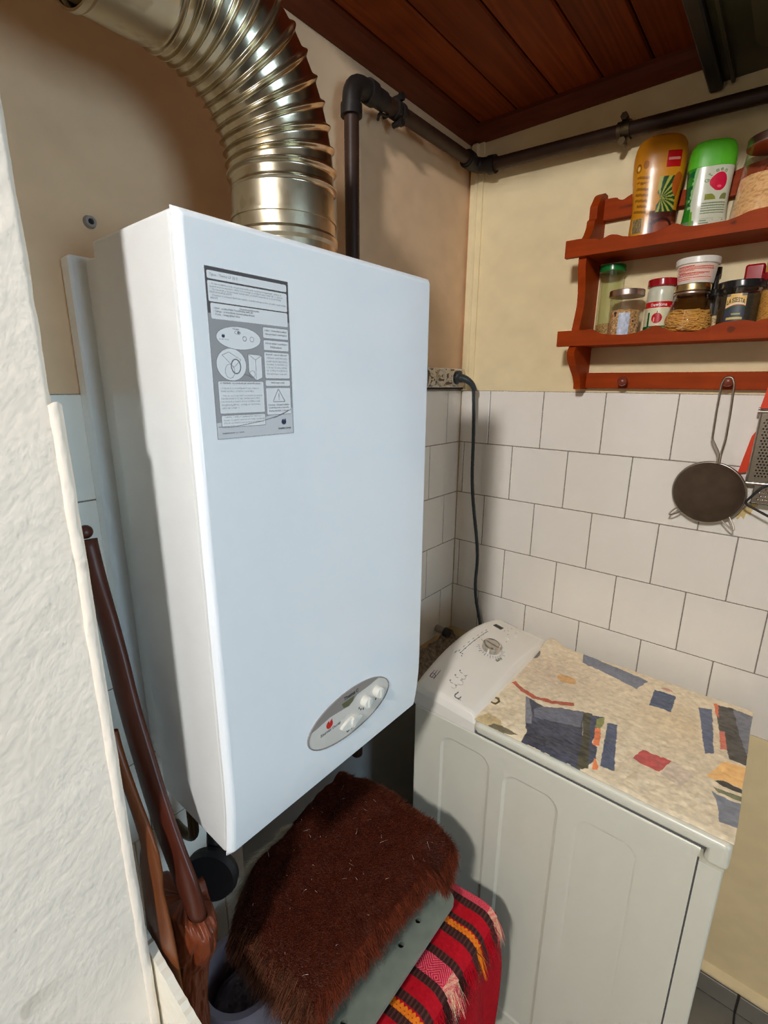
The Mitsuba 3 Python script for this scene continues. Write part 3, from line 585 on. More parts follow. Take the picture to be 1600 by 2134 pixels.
for k_, (x, y) in enumerate(((.268, -.106), (.272, -.121), (.276, -.137), (.271, -.168))):
    put('button', orient(lathe([(0, 0), (.0048, 0), (.0046, .0022), (.003, .0030), (0, .0031)], 20), (.2, 0, 1), (x, y, float(zf(x, y))-.0003)), 'm_plastic_white', wp, 40)
st = []
for k_ in range(3): st.append(on_panel(sub(extrude(sg.LineString([(.209+.0055*k_, -.432), (.209+.0055*k_, -.413+.004*k_)]).buffer(.0006), .0002))))
st.append(on_panel(sub(extrude(sg.Point(.2135, -.426).buffer(.0055).exterior.buffer(.0005), .0002))))
put('warning_print', cat(st), pri(lin(110, 76, 96), .6), wp)
for x in (.22, .74):
    for y in (-.43, -.10): put('foot', lathe([(0, 0), (.02, 0), (.018, .013), (0, .013)], 20, (x, y, 0)), 'm_black', wm)

# cloth on the lid
shapes = [
 ([(.39,-.325),(.433,-.331),(.503,-.292),(.551,-.457),(.44,-.458),(.438,-.428),(.425,-.406)], (62,64,78)),
 ([(.39,-.325),(.40,-.328),(.425,-.372),(.436,-.40),(.425,-.406)], (120,120,128)),
 ([(.421,-.353),(.433,-.331),(.504,-.294),(.514,-.345),(.431,-.377)], (100,102,114)),
 ([(.503,-.293),(.519,-.287),(.537,-.356),(.562,-.448),(.544,-.457),(.525,-.365)], (74,70,48)),
 ([(.517,-.292),(.543,-.283),(.547,-.303),(.539,-.309),(.546,-.375),(.557,-.38),(.565,-.419),(.56,-.441)], (68,72,90)),
 ([(.532,-.296),(.543,-.283),(.547,-.303),(.546,-.326),(.537,-.326)], (132,134,72)),
 ([(.538,-.329),(.548,-.325),(.559,-.375),(.549,-.38)], (222,116,58)), ([(.562,-.415),(.574,-.429),(.575,-.438),(.567,-.444)], (226,124,60)),
 ([(.552,-.296),(.569,-.29),(.598,-.421),(.575,-.425)], (78,86,108)),
 ([(.428,-.060),(.582,-.088),(.569,-.132),(.44,-.104)], (112,116,128)),
 ([(.601,-.111),(.643,-.11),(.644,-.179),(.604,-.18)], (70,82,106)),
 ([(.687,-.122),(.709,-.11),(.729,-.261),(.716,-.269)], (86,94,116)),
 ([(.743,-.082),(.79,-.085),(.79,-.206),(.772,-.225),(.76,-.175)], (104,106,114)),
 ([(.711,-.085),(.743,-.082),(.761,-.167),(.785,-.257),(.752,-.261),(.746,-.234),(.729,-.18),(.72,-.133)], (70,66,58)),
 ([(.71,-.085),(.718,-.085),(.724,-.138),(.718,-.127)], (214,104,58)), ([(.729,-.183),(.738,-.179),(.747,-.233),(.737,-.242)], (200,106,80)),
 ([(.726,-.334),(.744,-.274),(.79,-.258),(.79,-.325),(.752,-.326),(.736,-.336)], (238,184,104)),
 ([(.738,-.338),(.749,-.327),(.79,-.328),(.79,-.338),(.753,-.341)], (66,60,50)), ([(.738,-.351),(.79,-.345),(.79,-.358),(.747,-.36)], (116,118,82)),
 ([(.737,-.364),(.79,-.364),(.79,-.422),(.753,-.425),(.749,-.391)], (118,122,130)),
 ([(.624,-.33),(.672,-.328),(.66,-.372),(.615,-.367)], (186,72,66)), ([(.672,-.328),(.711,-.343),(.695,-.39),(.662,-.373)], (200,182,158)),
]
CX0, CX1, CY0, CY1 = .3385, .7770, -.4570, -.0640
def cl(u, v):
    x = CX0+(CX1-CX0)*u+.0025*(meshkit.fbm(np.stack([u*0, v*9, u*0], -1), 2, 4)-.5)*(1-np.abs(2*u-1)*.0); y = CY0+(CY1-CY0)*v+.003*(meshkit.fbm(np.stack([u*9, v*0, u*0], -1), 2, 6)-.5)
    y = y-.0*(u)
    cr = np.abs(meshkit.fbm(np.stack([u*24, v*20, u*0], -1), 3, 2)-.5)*2; w = .0042*(cr-.4)+.008*(meshkit.fbm(np.stack([u*7, v*6, u*0], -1), 2, 7)-.5)
    ed = np.minimum(np.minimum(u, 1-u)*.44, np.minimum(v, 1-v)*.39); z = .8612+w*np.clip(ed/.02, .25, 1)
    z = z-.003*np.clip(1-v/.02, 0, 1)+.016*np.exp(-((u-.03)/.05)**2-((v-.97)/.10)**2)
    z = np.maximum(z, .8565); return np.stack([x, y, z], -1)
cm, cu, cv = grid(cl, 520, 460)
X_, Y_ = cm.vertices[:, 0], cm.vertices[:, 1]
fb = meshkit.fbm(np.stack([X_*16, Y_*16, X_*0], -1), 3, 3)[:, None]; fl = meshkit.fbm(np.stack([X_*130, Y_*130, X_*0], -1), 3, 12)[:, None]
fl2 = meshkit.fbm(np.stack([X_*90+30*fb[:, 0]*.3, Y_*260, X_*0], -1), 2, 15)[:, None]
base = np.array([.95, .81, .57])*(1-fb)+np.array([.86, .72, .50])*fb
tl = np.clip(1-np.hypot(X_-.40, Y_+.20)/.14, 0, 1)[:, None]; base = base*(1-.5*tl)+np.array(lin(206, 180, 158))*.5*tl
yg = np.clip(1-np.hypot(X_-.66, Y_+.21)/.10, 0, 1)[:, None]; base = base*(1-.3*yg)+np.array(lin(234, 200, 138))*.3*yg
cc = base
jx = X_+.0015*(fl[:, 0]-.5)*2; jy = Y_+.0015*(fl2[:, 0]-.5)*2
for poly, c in shapes:
    k_ = inside(poly, jx, jy); c_ = np.array(lin(*c)); cc[k_] = (c_*1.25+.12*c_.mean()+.016)
k_ = np.hypot((jx-.435)/.022, (jy+.199)/.017) < 1+.25*(fb[:, 0]-.5); cc[k_] = lin(232, 184, 122)
crv = sg.LineString([(.346, -.289), (.375, -.308), (.405, -.315), (.444, -.304), (.48, -.282)]).buffer(.0055, cap_style=2)
k_ = inside(crv.exterior.coords, jx, jy); cc[k_] = lin(196, 104, 78)
k_ = np.hypot((jx-.623)/.012, (jy+.096)/.006) < 1; cc[k_] = lin(222, 168, 146)
rr_ = np.hypot((jx-.343)/.011, (jy+.378)/.013); cc[(rr_ < 1) & (rr_ > .55)] = lin(92, 78, 44); cc[np.hypot((jx-.339)/.008, (jy+.146)/.02) < 1] = lin(118, 112, 104)
bl = inside([(.338, -.458), (.40, -.458), (.385, -.432), (.352, -.425)], jx, jy); cc[bl] = cc[bl]*.4+np.array(lin(196, 168, 98))*.6
k_ = inside([(.37, -.4575), (.41, -.456), (.43, -.447), (.40, -.443), (.378, -.448)], jx, jy); cc[k_] = lin(128, 118, 92)
dkk = np.clip(1-cc.mean(1, keepdims=True)/.25, 0, 1); cc = cc*(.80+.40*fl)*(.88+.24*fl2)*(1+dkk*(1.5*(fb-.5)+1.1*(fl2-.5)))
put('lid_cloth', thick(cm, 520, 460, (0, 0, -.0012)), 'm_vc_satin', smooth=True, color=np.vstack([cc, cc]), label='crinkled beige oilcloth with blue and orange shapes covering the washing machine lid', cat='cloth')

# ================================================================== WALL SHELF
sh = thing('wall_shelf', 'two-tier reddish wooden spice shelf with scalloped rails on the back wall', 'shelf')
SX0, SX1 = .329, .985
sidep = [(.0, 1.512), (.050, 1.512), (.052, 1.525), (.063, 1.540), (.085, 1.556), (.108, 1.575), (.114, 1.590), (.106, 1.602), (.098, 1.606), (.098, 1.640), (.090, 1.662), (.081, 1.690), (.083, 1.715), (.088, 1.735), (.097, 1.760), (.098, 1.800), (.096, 1.818), (.082, 1.830), (.071, 1.847), (.071, 1.858), (.060, 1.864), (.060, 1.888), (.050, 1.900), (.038, 1.914), (.02, 1.922), (0, 1.922)]
sp = sg.Polygon(sidep)
for x0 in (SX0, SX1-.016):
    m = place(extrude(sp, .016), (x0, .003, 0), (0, -1, 0), (0, 0, 1), (1, 0, 0)); put('side_board', m, 'm_shelf_wood', sh, 35)
put('shelf_board', cbox(SX0+.016, SX1-.016, -.094, .003, 1.606, 1.620, .001), 'm_shelf_wood', sh)
put('shelf_board', cbox(SX0+.016, SX1-.016, -.094, .003, 1.785, 1.798, .001), 'm_shelf_wood', sh)
def rail(z0, pts, y0, y1, x0=.3025, x1=SX1+.026):
    pts = [(x0-1e-4, pts[0][1])]+[p for p in pts if p[0] > x0-5e-5]
    xs = np.array([p[0] for p in pts]); zs = np.array([p[1] for p in pts])
    from scipy.interpolate import PchipInterpolator
    mid = (SX0+SX1)/2; xx = np.linspace(x0, mid, 90); zz = PchipInterpolator(xs, zs)(np.clip(xx, xs[0], xs[-1]))
    top = np.r_[np.c_[xx, zz], np.c_[(2*mid-xx)[::-1], zz[::-1]]]; top[:, 0] = np.clip(top[:, 0], x0, x1)
    poly = sg.Polygon([(x0, z0)]+[tuple(t) for t in top]+[(top[-1, 0], z0)])
    return place(extrude(poly, y1-y0), (0, y1, 0), (1, 0, 0), (0, 0, 1), (0, -1, 0))
low = [(.361, 1.636), (.371, 1.637), (.392, 1.628), (.411, 1.624), (.44, 1.622), (.460, 1.624), (.480, 1.630), (.499, 1.636), (.512, 1.631), (.527, 1.624), (.56, 1.621), (.580, 1.624), (.600, 1.632), (.615, 1.635), (.640, 1.636), (.652, 1.634), (.661, 1.630)]
upp = [(.332, 1.817), (.345, 1.8145), (.365, 1.812), (.372, 1.809), (.380, 1.811), (.393, 1.815), (.405, 1.813), (.417, 1.808), (.445, 1.805), (.470, 1.806), (.490, 1.810), (.505, 1.815), (.515, 1.812), (.525, 1.807), (.55, 1.805), (.585, 1.805), (.605, 1.809), (.62, 1.814), (.645, 1.816), (.661, 1.816)]
put('scalloped_rail', rail(1.604, low, -.1065, -.0945), 'm_shelf_wood', sh)
put('scalloped_rail', rail(1.7835, upp, -.1065, -.0945), 'm_shelf_wood', sh)
bk = [(.345, 1.911), (.368, 1.910), (.374, 1.905), (.382, 1.903), (.392, 1.908), (.402, 1.911), (.43, 1.905), (.47, 1.899), (.50, 1.897), (.55, 1.904), (.60, 1.917), (.661, 1.924)]
put('back_rail', rail(1.870, bk, -.014, .003, SX0+.016, SX1-.016), 'm_shelf_wood', sh)
put('peg_rail', cbox(SX0+.016, SX1-.016, -.014, .003, 1.514, 1.549, .0012), 'm_shelf_wood', sh)
for x in (.432, .6265, .82):
    put('peg', orient(lathe([(0, 0), (.0065, 0), (.006, .012), (.0085, .019), (.0105, .024), (.0095, .029), (.005, .032), (0, .0325)], 28), (0, -1, .12), (x, -.013, 1.527)), 'm_shelf_wood_dark', sh, 40)

# ---------------------------------------------------------------- containers on the shelf
ZS1, ZS2 = 1.620, 1.798
def jar_contents(r, h, at, seed, cols, amp=.25, bottom=.003, cell=420, tilt=0.0):
    """a heap inside a jar: radius function r(z) sampled, top bumpy, colours speckled"""
    nz, nt = 46, 120
    t = np.linspace(0, 2*np.pi, nt); z = np.linspace(bottom, h, nz); R_ = np.interp(z, r[:, 1], r[:, 0])-.0022
    rows_ = [(R_[k], z[k]) for k in range(nz)]+[(R_[-1]*(1-s), h+.0035*np.sin(np.pi*s*.5)) for s in np.linspace(.05, 1, 20)]
    A_ = np.array(rows_); P = np.stack([A_[:, :1]*np.cos(t)[None], A_[:, :1]*np.sin(t)[None], np.repeat(A_[:, 1:], nt, 1)], -1)
    P[nz-1:, :, 2] += tilt*P[nz-1:, :, 0]
    n3 = meshkit.noise(P*cell*.6, seed)[..., None]; sc = 1+amp*.10*(n3-.6)*np.clip(A_[:, 0]/.01, 0, 1)[:, None, None]*np.r_[np.zeros(1), np.ones(len(A_)-1)][:, None, None]
    P = P*np.concatenate([np.minimum(sc, 1.0)]*2+[np.ones_like(sc)], -1); P[nz:, :, 2] += .0025*(n3[nz:, :, 0]-.5)
    i, j = np.meshgrid(np.arange(len(A_)-1), np.arange(nt-1), indexing='ij'); a = (i*nt+j).ravel(); f = np.vstack([np.c_[a, a+1, a+nt+1], np.c_[a, a+nt+1, a+nt]])
    c = meshkit.noise(P.reshape(-1, 3)*cell, seed+3); c = np.clip((c-.15)/.7, 0, .999)*(len(cols)-1); k0 = c.astype(int); w = (c-k0)[:, None]; C = np.array([lin(*x) for x in cols]); col = C[k0]*(1-w)+C[np.minimum(k0+1, len(C)-1)]*w
    P = P.reshape(-1, 3)+np.array(at); return trimesh.Trimesh(P, f, process=False), col
def twist_lid(r, h, at, m, par, name='lid', n=56):
    put(name, lathe([(0, 0), (r*.94, 0), (r, .0), (r*1.01, h*.15), (r*1.0, h*.25), (r, h*.85), (r*.985, h*.97), (r*.95, h), (r*.9, h*.985), (r*.86, h*.9), (0, h*.9)], n, at), m, par, 35)
def glass_jar(name, label, cx, cy, z0, prof, lidr, lidh, lidm, fillh, cols, seed, glass='m_glass', group=None, cell=420, amp=.25):
    j = thing(name, label, 'jar', group); at = (cx, cy, z0+.001)
    put('glass', lathe([(0, 0)]+list(prof), 64, at), glass, j, 40)
    r = np.array(prof)
    if fillh:
        m, c = jar_contents(r, fillh, at, seed, cols, cell=cell, amp=amp); put('contents', m, 'm_vc_matte', j, True, color=c, kind='stuff')
    twist_lid(lidr, lidh, (cx, cy, z0+prof[-1][1]-lidh*.75), lidm, j)
    return j
seedc = [(70, 44, 30), (206, 160, 116), (232, 192, 140), (150, 106, 74), (224, 176, 96), (90, 60, 44), (238, 206, 160)]
glass_jar('spice_jar', 'tall glass jar with a green metal lid and brown seeds on the lower shelf', .3815, -.0265, ZS1, [(.022, 0), (.0238, .003), (.0238, .09), (.0236, .105), (.0228, .116), (.0238, .120), (.0236, .132), (.0232, .140), (.0232, .149)], .0262, .013, 'm_green_lid', .030, [(120, 84, 52), (186, 140, 96), (214, 172, 120), (150, 106, 70)], 1, 'm_green_glass')
glass_jar('spice_jar', 'short glass jar of mixed seeds with a silver pink lid on the lower shelf', .4255, -.0600, ZS1, [(.0285, 0), (.0302, .003), (.0302, .062), (.0312, .068), (.0312, .082), (.0318, .090)], .0338, .012, 'm_steel_lid', .052, seedc, 2, cell=170, amp=.5)
# paper note in front of the mixed seeds
def label_patch(cx, cy, r, a0, a1, z0, z1, colfn, nu=90, nv=90):
    return grid(lambda u, v: np.stack([cx+r*np.cos(a0+(a1-a0)*u), cy+r*np.sin(a0+(a1-a0)*u), z0+(z1-z0)*v], -1), nu, nv)
def cam_ang(cx, cy): return math.atan2(CAM[1]-cy, CAM[0]-cx)
a_ = cam_ang(.4255, -.060)
pm2, u_, v_ = label_patch(.4255, -.060, .0292, a_-.40, a_+.36, ZS1+.002, ZS1+.047, None, 40, 40)
c_ = meshkit.noise(np.stack([u_*7, v_*9, u_*0], -1), 4)[:, None]
put('paper_slip', pm2, 'm_vc_satin', 'spice_jar_001', True, color=np.array(lin(196, 206, 226))*(.7+.5*c_), label='pale blue paper slip behind the glass')
# jar with red lid and printed tomato label
rj = thing('sauce_jar', 'white jar with a red lid and a red fruit printed on its label', 'jar')
cx, cy = .487, -.040
prof = [(0, 0), (.0245, 0), (.0262, .003), (.0262, .078), (.0255, .088), (.0235, .094), (.0235, .100)]
m = lathe(prof, 96, (cx, cy, ZS1+.001)); m = m.subdivide().subdivide()
a = np.arctan2(m.vertices[:, 1]-cy, m.vertices[:, 0]-cx)-cam_ang(cx, cy); a = (a+np.pi) % (2*np.pi)-np.pi; zz = m.vertices[:, 2]-ZS1
cc = np.tile(lin(206, 206, 184), (len(a), 1))
m2, u_, v_ = label_patch(cx, cy, .0265, cam_ang(cx, cy)-1.5, cam_ang(cx, cy)+1.5, ZS1+.004, ZS1+.066, None, 200, 130)
s_ = (u_*3.0-1.5)*.0265; z_ = v_*.062+.004; c2 = np.tile(lin(226, 222, 186), (len(u_), 1))
c2[z_ > .0545] = lin(196, 26, 26); c2[(z_ > .011) & (z_ < .0195)] = lin(10, 92, 48); c2[(z_ > .0130) & (z_ < .0172) & (s_ > -.019) & (s_ < .02)] = lin(150, 192, 150); c2[z_ < .011] = lin(230, 222, 206)
c2[(s_ < -.018) & (s_ > -.0222) & (z_ > .019) & (z_ < .046)] = lin(12, 78, 40)
rr_ = np.hypot((s_+.0035)/.0098, (z_-.0345)/.0100); c2[rr_ < 1] = lin(186, 20, 34); c2[np.hypot((s_+.0085)/.0015, (z_-.032)/.005) < 1] = lin(240, 150, 140); c2[np.hypot((s_+.0035)/.0006, (z_-.0462)/.0022) < 1] = lin(90, 40, 20)
put('body', m, 'm_vc_gloss', rj, True, color=cc)
put('printed_label', m2, 'm_vc_gloss', rj, True, color=c2)
tt = fitw(text('Dawtona', .006, .0002, True), .030, .0058); tv = tt.vertices; th_ = cam_ang(cx, cy)+(tv[:, 0]-.0175)/.0267
tt.vertices = np.c_[cx+(.0267+tv[:, 2])*np.cos(th_), cy+(.0267+tv[:, 2])*np.sin(th_), ZS1+.0572+tv[:, 1]]
put('lettering', tt, 'm_paper', rj)
twist_lid(.0275, .014, (cx, cy, ZS1+.096), 'm_red_lid', rj)
# pasta flask with noodles, amber glass
pj = thing('noodle_jar', 'bulbous brown glass jar of thin noodles with a brass lid carrying a white cup', 'jar')
cx, cy = .5445, -.062
prof = [(.036, 0), (.0405, .004), (.0425, .014), (.0415, .026), (.0375, .042), (.033, .056), (.0292, .066), (.0285, .072), (.0285, .084)]
put('glass', lathe([(0, 0)]+prof, 80, (cx, cy, ZS1+.001)), 'm_amber_glass', pj, 40)
ns = []; pa = np.array(prof)
for k_ in range(330):
    z = .004+.036*rng.random(); R_ = np.interp(z, pa[:, 1], pa[:, 0])-.0035; b = R_*math.sqrt(rng.random())*1.0; an = rng.normal(cam_ang(cx, cy)+np.pi/2, .35); di = np.array([math.cos(an), math.sin(an), 0]); pe = np.array([-di[1], di[0], 0])*(b if rng.random() < .9 else -b)
    if pe@(CAM-np.array([cx, cy, 0])) < 0: pe = -pe*(1 if rng.random() < .5 else -1)
    Lh = math.sqrt(max(R_*R_-b*b, 1e-7)); s_ = np.linspace(-Lh, Lh, 5)[:, None]; path = pe+di*s_+np.array([0, 0, z])+np.c_[np.zeros(5), np.zeros(5), rng.normal(0, .0012, 5).cumsum()-.001]
    path[:, 2] = np.clip(path[:, 2], .003, None); ns.append(tube(path+[cx, cy, ZS1+.002], .00115, 5, False))
put('noodles', cat(ns), 'm_noodle', pj, True, kind='stuff')
twist_lid(.0315, .0125, (cx, cy, ZS1+.0775), 'm_gold_lid', pj)
put('neck_ring', lathe([(.0285, 0), (.0312, .001), (.0312, .004), (.0285, .005)], 56, (cx, cy, ZS1+.0715)), 'm_steel_lid', pj, 30)
# white cup on top
cu = thing('plastic_tub', 'white plastic tub with orange print and lid standing on the noodle jar', 'tub')
zc_ = ZS1+.0915; cx2, cy2 = .5465, -.055
put('tub', lathe([(0, 0), (.0295, 0), (.0305, .002), (.0340, .033), (.0355, .034)], 72, (cx2, cy2, zc_)), 'm_plastic_white', cu, 35)
put('lid', lathe([(.034, .0), (.0372, .001), (.0375, .0105), (.0365, .0122), (.034, .0122), (.033, .0112), (0, .0112)], 72, (cx2, cy2, zc_+.033)), 'm_plastic_white', cu, 35)
m3_, u_, v_ = grid(lambda u, v: np.stack([cx2+(.0308+.0034*v)*np.cos(cam_ang(cx2, cy2)-1.25+2.2*u), cy2+(.0308+.0034*v)*np.sin(cam_ang(cx2, cy2)-1.25+2.2*u), zc_+.003+.0285*v], -1), 220, 120)
c2 = np.tile(lin(240, 206, 190), (len(u_), 1))
for v0, u0, u1, w in ((.93, .05, .50, .018), (.86, .10, .95, .012), (.73, .05, .98, .012), (.80, .02, .9, .010), (.66, .02, .5, .012), (.56, .02, .30, .012), (.50, .08, .88, .016), (.43, .02, .75, .012), (.36, .0, .62, .012), (.22, .0, .95, .012), (.12, .0, .42, .012)):
    k_ = (np.abs(v_-v0) < w*1.5) & (u_ > u0) & (u_ < u1); c2[k_] = lin(200, 70, 34)
k_ = (np.abs(u_-.95) < .006) & (v_ > .73) & (v_ < .87); c2[k_] = lin(200, 70, 34)
put('printed_band', m3_, 'm_vc_gloss', cu, True, color=c2)
# small dark jar behind, black lidded jar, and the amber jar at the right edge
glass_jar('spice_jar', 'small glass jar of pale beans half hidden behind the noodle jar', .589, -.034, ZS1, [(.024, 0), (.0255, .003), (.0255, .060), (.0235, .066), (.0235, .078)], .0255, .012, 'm_black_lid', .030, [(196, 170, 120), (226, 206, 160), (150, 124, 84)], 5)
bj = glass_jar('spice_jar', 'dark glass jar with a shiny black lid and a picture label on the lower shelf', .6235, -.058, ZS1, [(.031, 0), (.0335, .003), (.0335, .066), (.0345, .072), (.0345, .084)], .0385, .013, 'm_black_lid', .062, [(34, 32, 26), (52, 48, 36), (28, 26, 22)], 6)
ca = cam_ang(.6235, -.058)
m2, u_, v_ = label_patch(.6235, -.058, .0337, ca-.62, ca+.32, ZS1+.004, ZS1+.064, None, 160, 180)
c2 = np.tile(lin(58, 62, 78), (len(u_), 1)); c2[v_ > .62] = lin(232, 190, 110); w_ = .60+.10*np.sin(u_*2.6)
c2[(v_ < w_) & (v_ > w_-.10)] = lin(40, 72, 60); c2[(np.abs(v_-w_) < .022)] = lin(222, 104, 50); c2[(v_ > w_) & (v_ < w_+.04)] = lin(240, 226, 200)
c2[(np.abs(v_-.28-.02*np.sin(u_*3)) < .035) & (u_ > .12) & (u_ < .92)] = lin(206, 186, 110); c2[(np.abs(v_-.16) < .03) & (u_ > .28) & (u_ < .75)] = lin(186, 178, 140); c2[(np.abs(v_-.42) < .025) & (u_ > .35) & (u_ < .8)] = lin(150, 160, 90); c2[(v_ > .93) & ((u_ < .2) | (u_ > .75))] = lin(120, 112, 108)
put('picture_label', m2, 'm_vc_satin', bj, True, color=c2)
tt = fitw(text('LA SIESTA', .006, .0002, True), .028, .0080); tv = tt.vertices; th_ = ca-.57+(tv[:, 0])/.0339
tt.vertices = np.c_[.6235+(.0339+tv[:, 2])*np.cos(th_), -.058+(.0339+tv[:, 2])*np.sin(th_), ZS1+.0455+tv[:, 1]+.004*np.sin(tv[:, 0]/.028*np.pi)]
put('lettering', tt, 'm_ink', bj)
glass_jar('spice_jar', 'glass jar full of golden brown grains at the right end of the lower shelf', .686, -.056, ZS1, [(.032, 0), (.034, .003), (.034, .07), (.035, .078), (.0345, .094)], .036, .013, 'm_red_lid', .066, [(150, 96, 34), (196, 138, 56), (214, 160, 76), (170, 112, 44)], 8)
rs = thing('measuring_scoop', 'shiny dark red square plastic scoop standing behind the black lidded jar', 'scoop')
put('cup', rbox(.622, .652, -.038, -.012, 1.690, 1.741, r=.004), 'm_red_lid', rs, 30)
put('handle', tube([(.637, -.025, 1.692), (.637, -.022, 1.622)], .005, 10), 'm_red_lid', rs, 30)
yj = put('yellow_box', rbox(.6555, .72, -.060, -.012, 1.7149, 1.768, r=.004), pri(lin(206, 132, 30), .4), smooth=30, label='yellow carton standing on the golden grain jar at the right end', cat='box')
bh = thing('pepper_mill', 'thin black bottle standing behind the white tub', 'bottle')
put('body', lathe([(0, 0), (.012, 0), (.012, .07), (.006, .085), (.006, .11), (.0085, .112), (.0085, .125), (0, .126)], 24, (.574, -.014, ZS1+.001)), 'm_black', bh, 30)

# bottles of the upper shelf : superellipse bodies
def bottle(prof, cx, cy, z0, n=400, ny=.62, rot=0.0, m_=340):
    """prof: (half width, z); flattened super-ellipse section"""
    p_ = np.array(prof);
    from scipy.interpolate import PchipInterpolator
    t_ = np.linspace(0, 1, len(p_)); tt_ = np.linspace(0, 1, m_); zz = PchipInterpolator(t_, p_[:, 1])(tt_); ww = PchipInterpolator(t_, p_[:, 0])(tt_)
    th = np.linspace(0, 2*np.pi, n, endpoint=False); e = .78
    ux = np.sign(np.cos(th))*np.abs(np.cos(th))**e; uy = np.sign(np.sin(th))*np.abs(np.sin(th))**e
    X = ww[:, None]*ux[None]; Y = ny*ww[:, None]*uy[None]; c, s = math.cos(rot), math.sin(rot)
    P = np.stack([cx+c*X-s*Y, cy+s*X+c*Y, z0+np.repeat(zz[:, None], n, 1)], -1)
    i, j = np.meshgrid(np.arange(m_-1), np.arange(n), indexing='ij'); q = np.stack([i*n+j, i*n+(j+1) % n, (i+1)*n+(j+1) % n, (i+1)*n+j], -1).reshape(-1, 4)
    f = np.vstack([q[:, [0, 1, 2]], q[:, [0, 2, 3]]]); V = P.reshape(-1, 3); k = len(V); V = np.vstack([V, [cx, cy, z0+zz[-1]]]); jj = np.arange(n); f = np.vstack([f, np.c_[(m_-1)*n+jj, (m_-1)*n+(jj+1) % n, np.full(n, k)]])
    sx = np.r_[(ww[:, None]*np.cos(th)[None]).ravel(), 0]; front = np.r_[np.repeat(-np.sin(th)[None], m_, 0).ravel(), 0]; zz_ = np.r_[np.repeat(zz[:, None], n, 1).ravel(), zz[-1]]
    return trimesh.Trimesh(V, f, process=False), sx, front, zz_
# yellow cocoa drink bottle
yb = thing('cocoa_bottle', 'tall yellow plastic bottle with a palm leaf and red square printed on it', 'bottle')
m, sx, fr_, zz_ = bottle([(.036, 0), (.0405, .002), (.0415, .020), (.0405, .045), (.0395, .060), (.0430, .100), (.0462, .130), (.0465, .150), (.0440, .168), (.036, .182), (.022, .1885), (.008, .190)], .4535, -.050, ZS2, rot=.30)
N = len(sx); cc = np.tile(lin(206, 138, 24), (N, 1)); nn = meshkit.fbm(m.vertices*60, 3, 3)
F = fr_ > 0; s_ = sx
cc[zz_ > .135] = lin(204, 132, 30)
cc[F & (s_ > -.006) & (zz_ < .055)] = lin(104, 44, 26); k_ = F & (s_ > .0) & (zz_ < .034); cc[k_] = np.array(lin(140, 66, 44))*(.5+nn[k_, None])
k_ = F & (np.abs(zz_-.048-.01*(1-((s_-.014)/.03)**2)*0) < .006) & (s_ > -.006); cc[k_] = lin(72, 28, 18)
ri = np.abs(np.hypot((s_-.012)/1.0, (zz_-.018)/1.2)); k_ = F & (s_ > -.005) & (np.abs(ri-.018) < .0022) & (zz_ < .05); cc[k_] = lin(60, 20, 16)
lx, lz = s_-.004, zz_-.075; rad = np.hypot(lx, lz); an = np.arctan2(lz, lx); leafk = F & (rad < .044) & (an > -1.9) & (an < 1.9) & (s_ > .000) & (s_ < .030) & (zz_ > .052) & (zz_ < .112); st_ = np.sin(an*17+rad*60) > -.15
cc[leafk & st_] = lin(22, 70, 30); cc[leafk & ~st_] = lin(170, 168, 74)
k_ = F & (np.hypot((s_-.031)/.0105, (zz_-.098)/.020) < 1) & (s_ < .036+(zz_-.098)*.2); cc[k_] = lin(178, 84, 20)
k_ = F & (s_ > .006) & (s_ < .031) & (zz_ > .126) & (zz_ < .154); cc[k_] = lin(188, 18, 22); k_ = F & (s_ > .0085) & (s_ < .0285) & (np.abs(zz_-.1405) < .0020); cc[k_] = lin(226, 150, 140)
k_ = F & (s_ < -.012) & (s_ > -.036) & (zz_ > .05) & (zz_ < .118) & (np.sin(zz_*640+s_*120) > .1) & (nn > .38); cc[k_] = lin(146, 92, 18)
k_ = F & (s_ < -.016) & (s_ > -.036) & (zz_ > .018) & (zz_ < .044); cc[k_] = lin(176, 152, 100); k_ = k_ & (np.sin(s_*2600) > -.1) & (s_ < -.018) & (s_ > -.034); cc[k_] = lin(70, 52, 36)
rg = np.hypot((s_+.0345)/.0048, (zz_-.132)/.0075); cc[F & (rg < 1) & (rg > .75)] = lin(110, 62, 20); cc[F & (rg < .45)] = lin(226, 200, 130); cc[F & (np.hypot((s_+.021)/.0052, (zz_-.136)/.007) < 1)] = lin(170, 100, 30)
put('body', m, 'm_vc_gloss', yb, True, color=cc)
tt = fitw(text('cocoa', .004, .0002, True), .010, .003)
# green sweetener bottle
gb = thing('sweetener_bottle', 'white plastic bottle with a green cap, red berry and two leaves printed on it', 'bottle')
gprof = [(.034, 0), (.0372, .002), (.0378, .016), (.0358, .036), (.0345, .052), (.0355, .080), (.0368, .104), (.0372, .112)]
m, sx, fr_, zz_ = bottle(gprof, .5425, -.050, ZS2, rot=.32)
s_ = sx; F = fr_ > 0; nn = meshkit.fbm(m.vertices*70, 3, 9); cc = np.tile(lin(204, 206, 184), (len(sx), 1))
edge = -.019-.006*np.sin(zz_*30); gk = (s_ < edge) | ~F; cc[gk] = np.array(lin(40, 132, 34)); k_ = gk & (np.abs(s_-edge) < .006) & (zz_ > .045); cc[k_] = np.array(lin(150, 190, 130)); k_ = gk & (s_ < -.026) & (zz_ > .05) & (nn > .45); cc[k_] = lin(16, 92, 44)
k_ = F & (s_ < -.016) & (zz_ < .024); cc[k_] = lin(110, 130, 92); k_ = F & (np.abs(s_-edge-.001) < .0022) & (zz_ < .04); cc[k_] = lin(96, 160, 40)
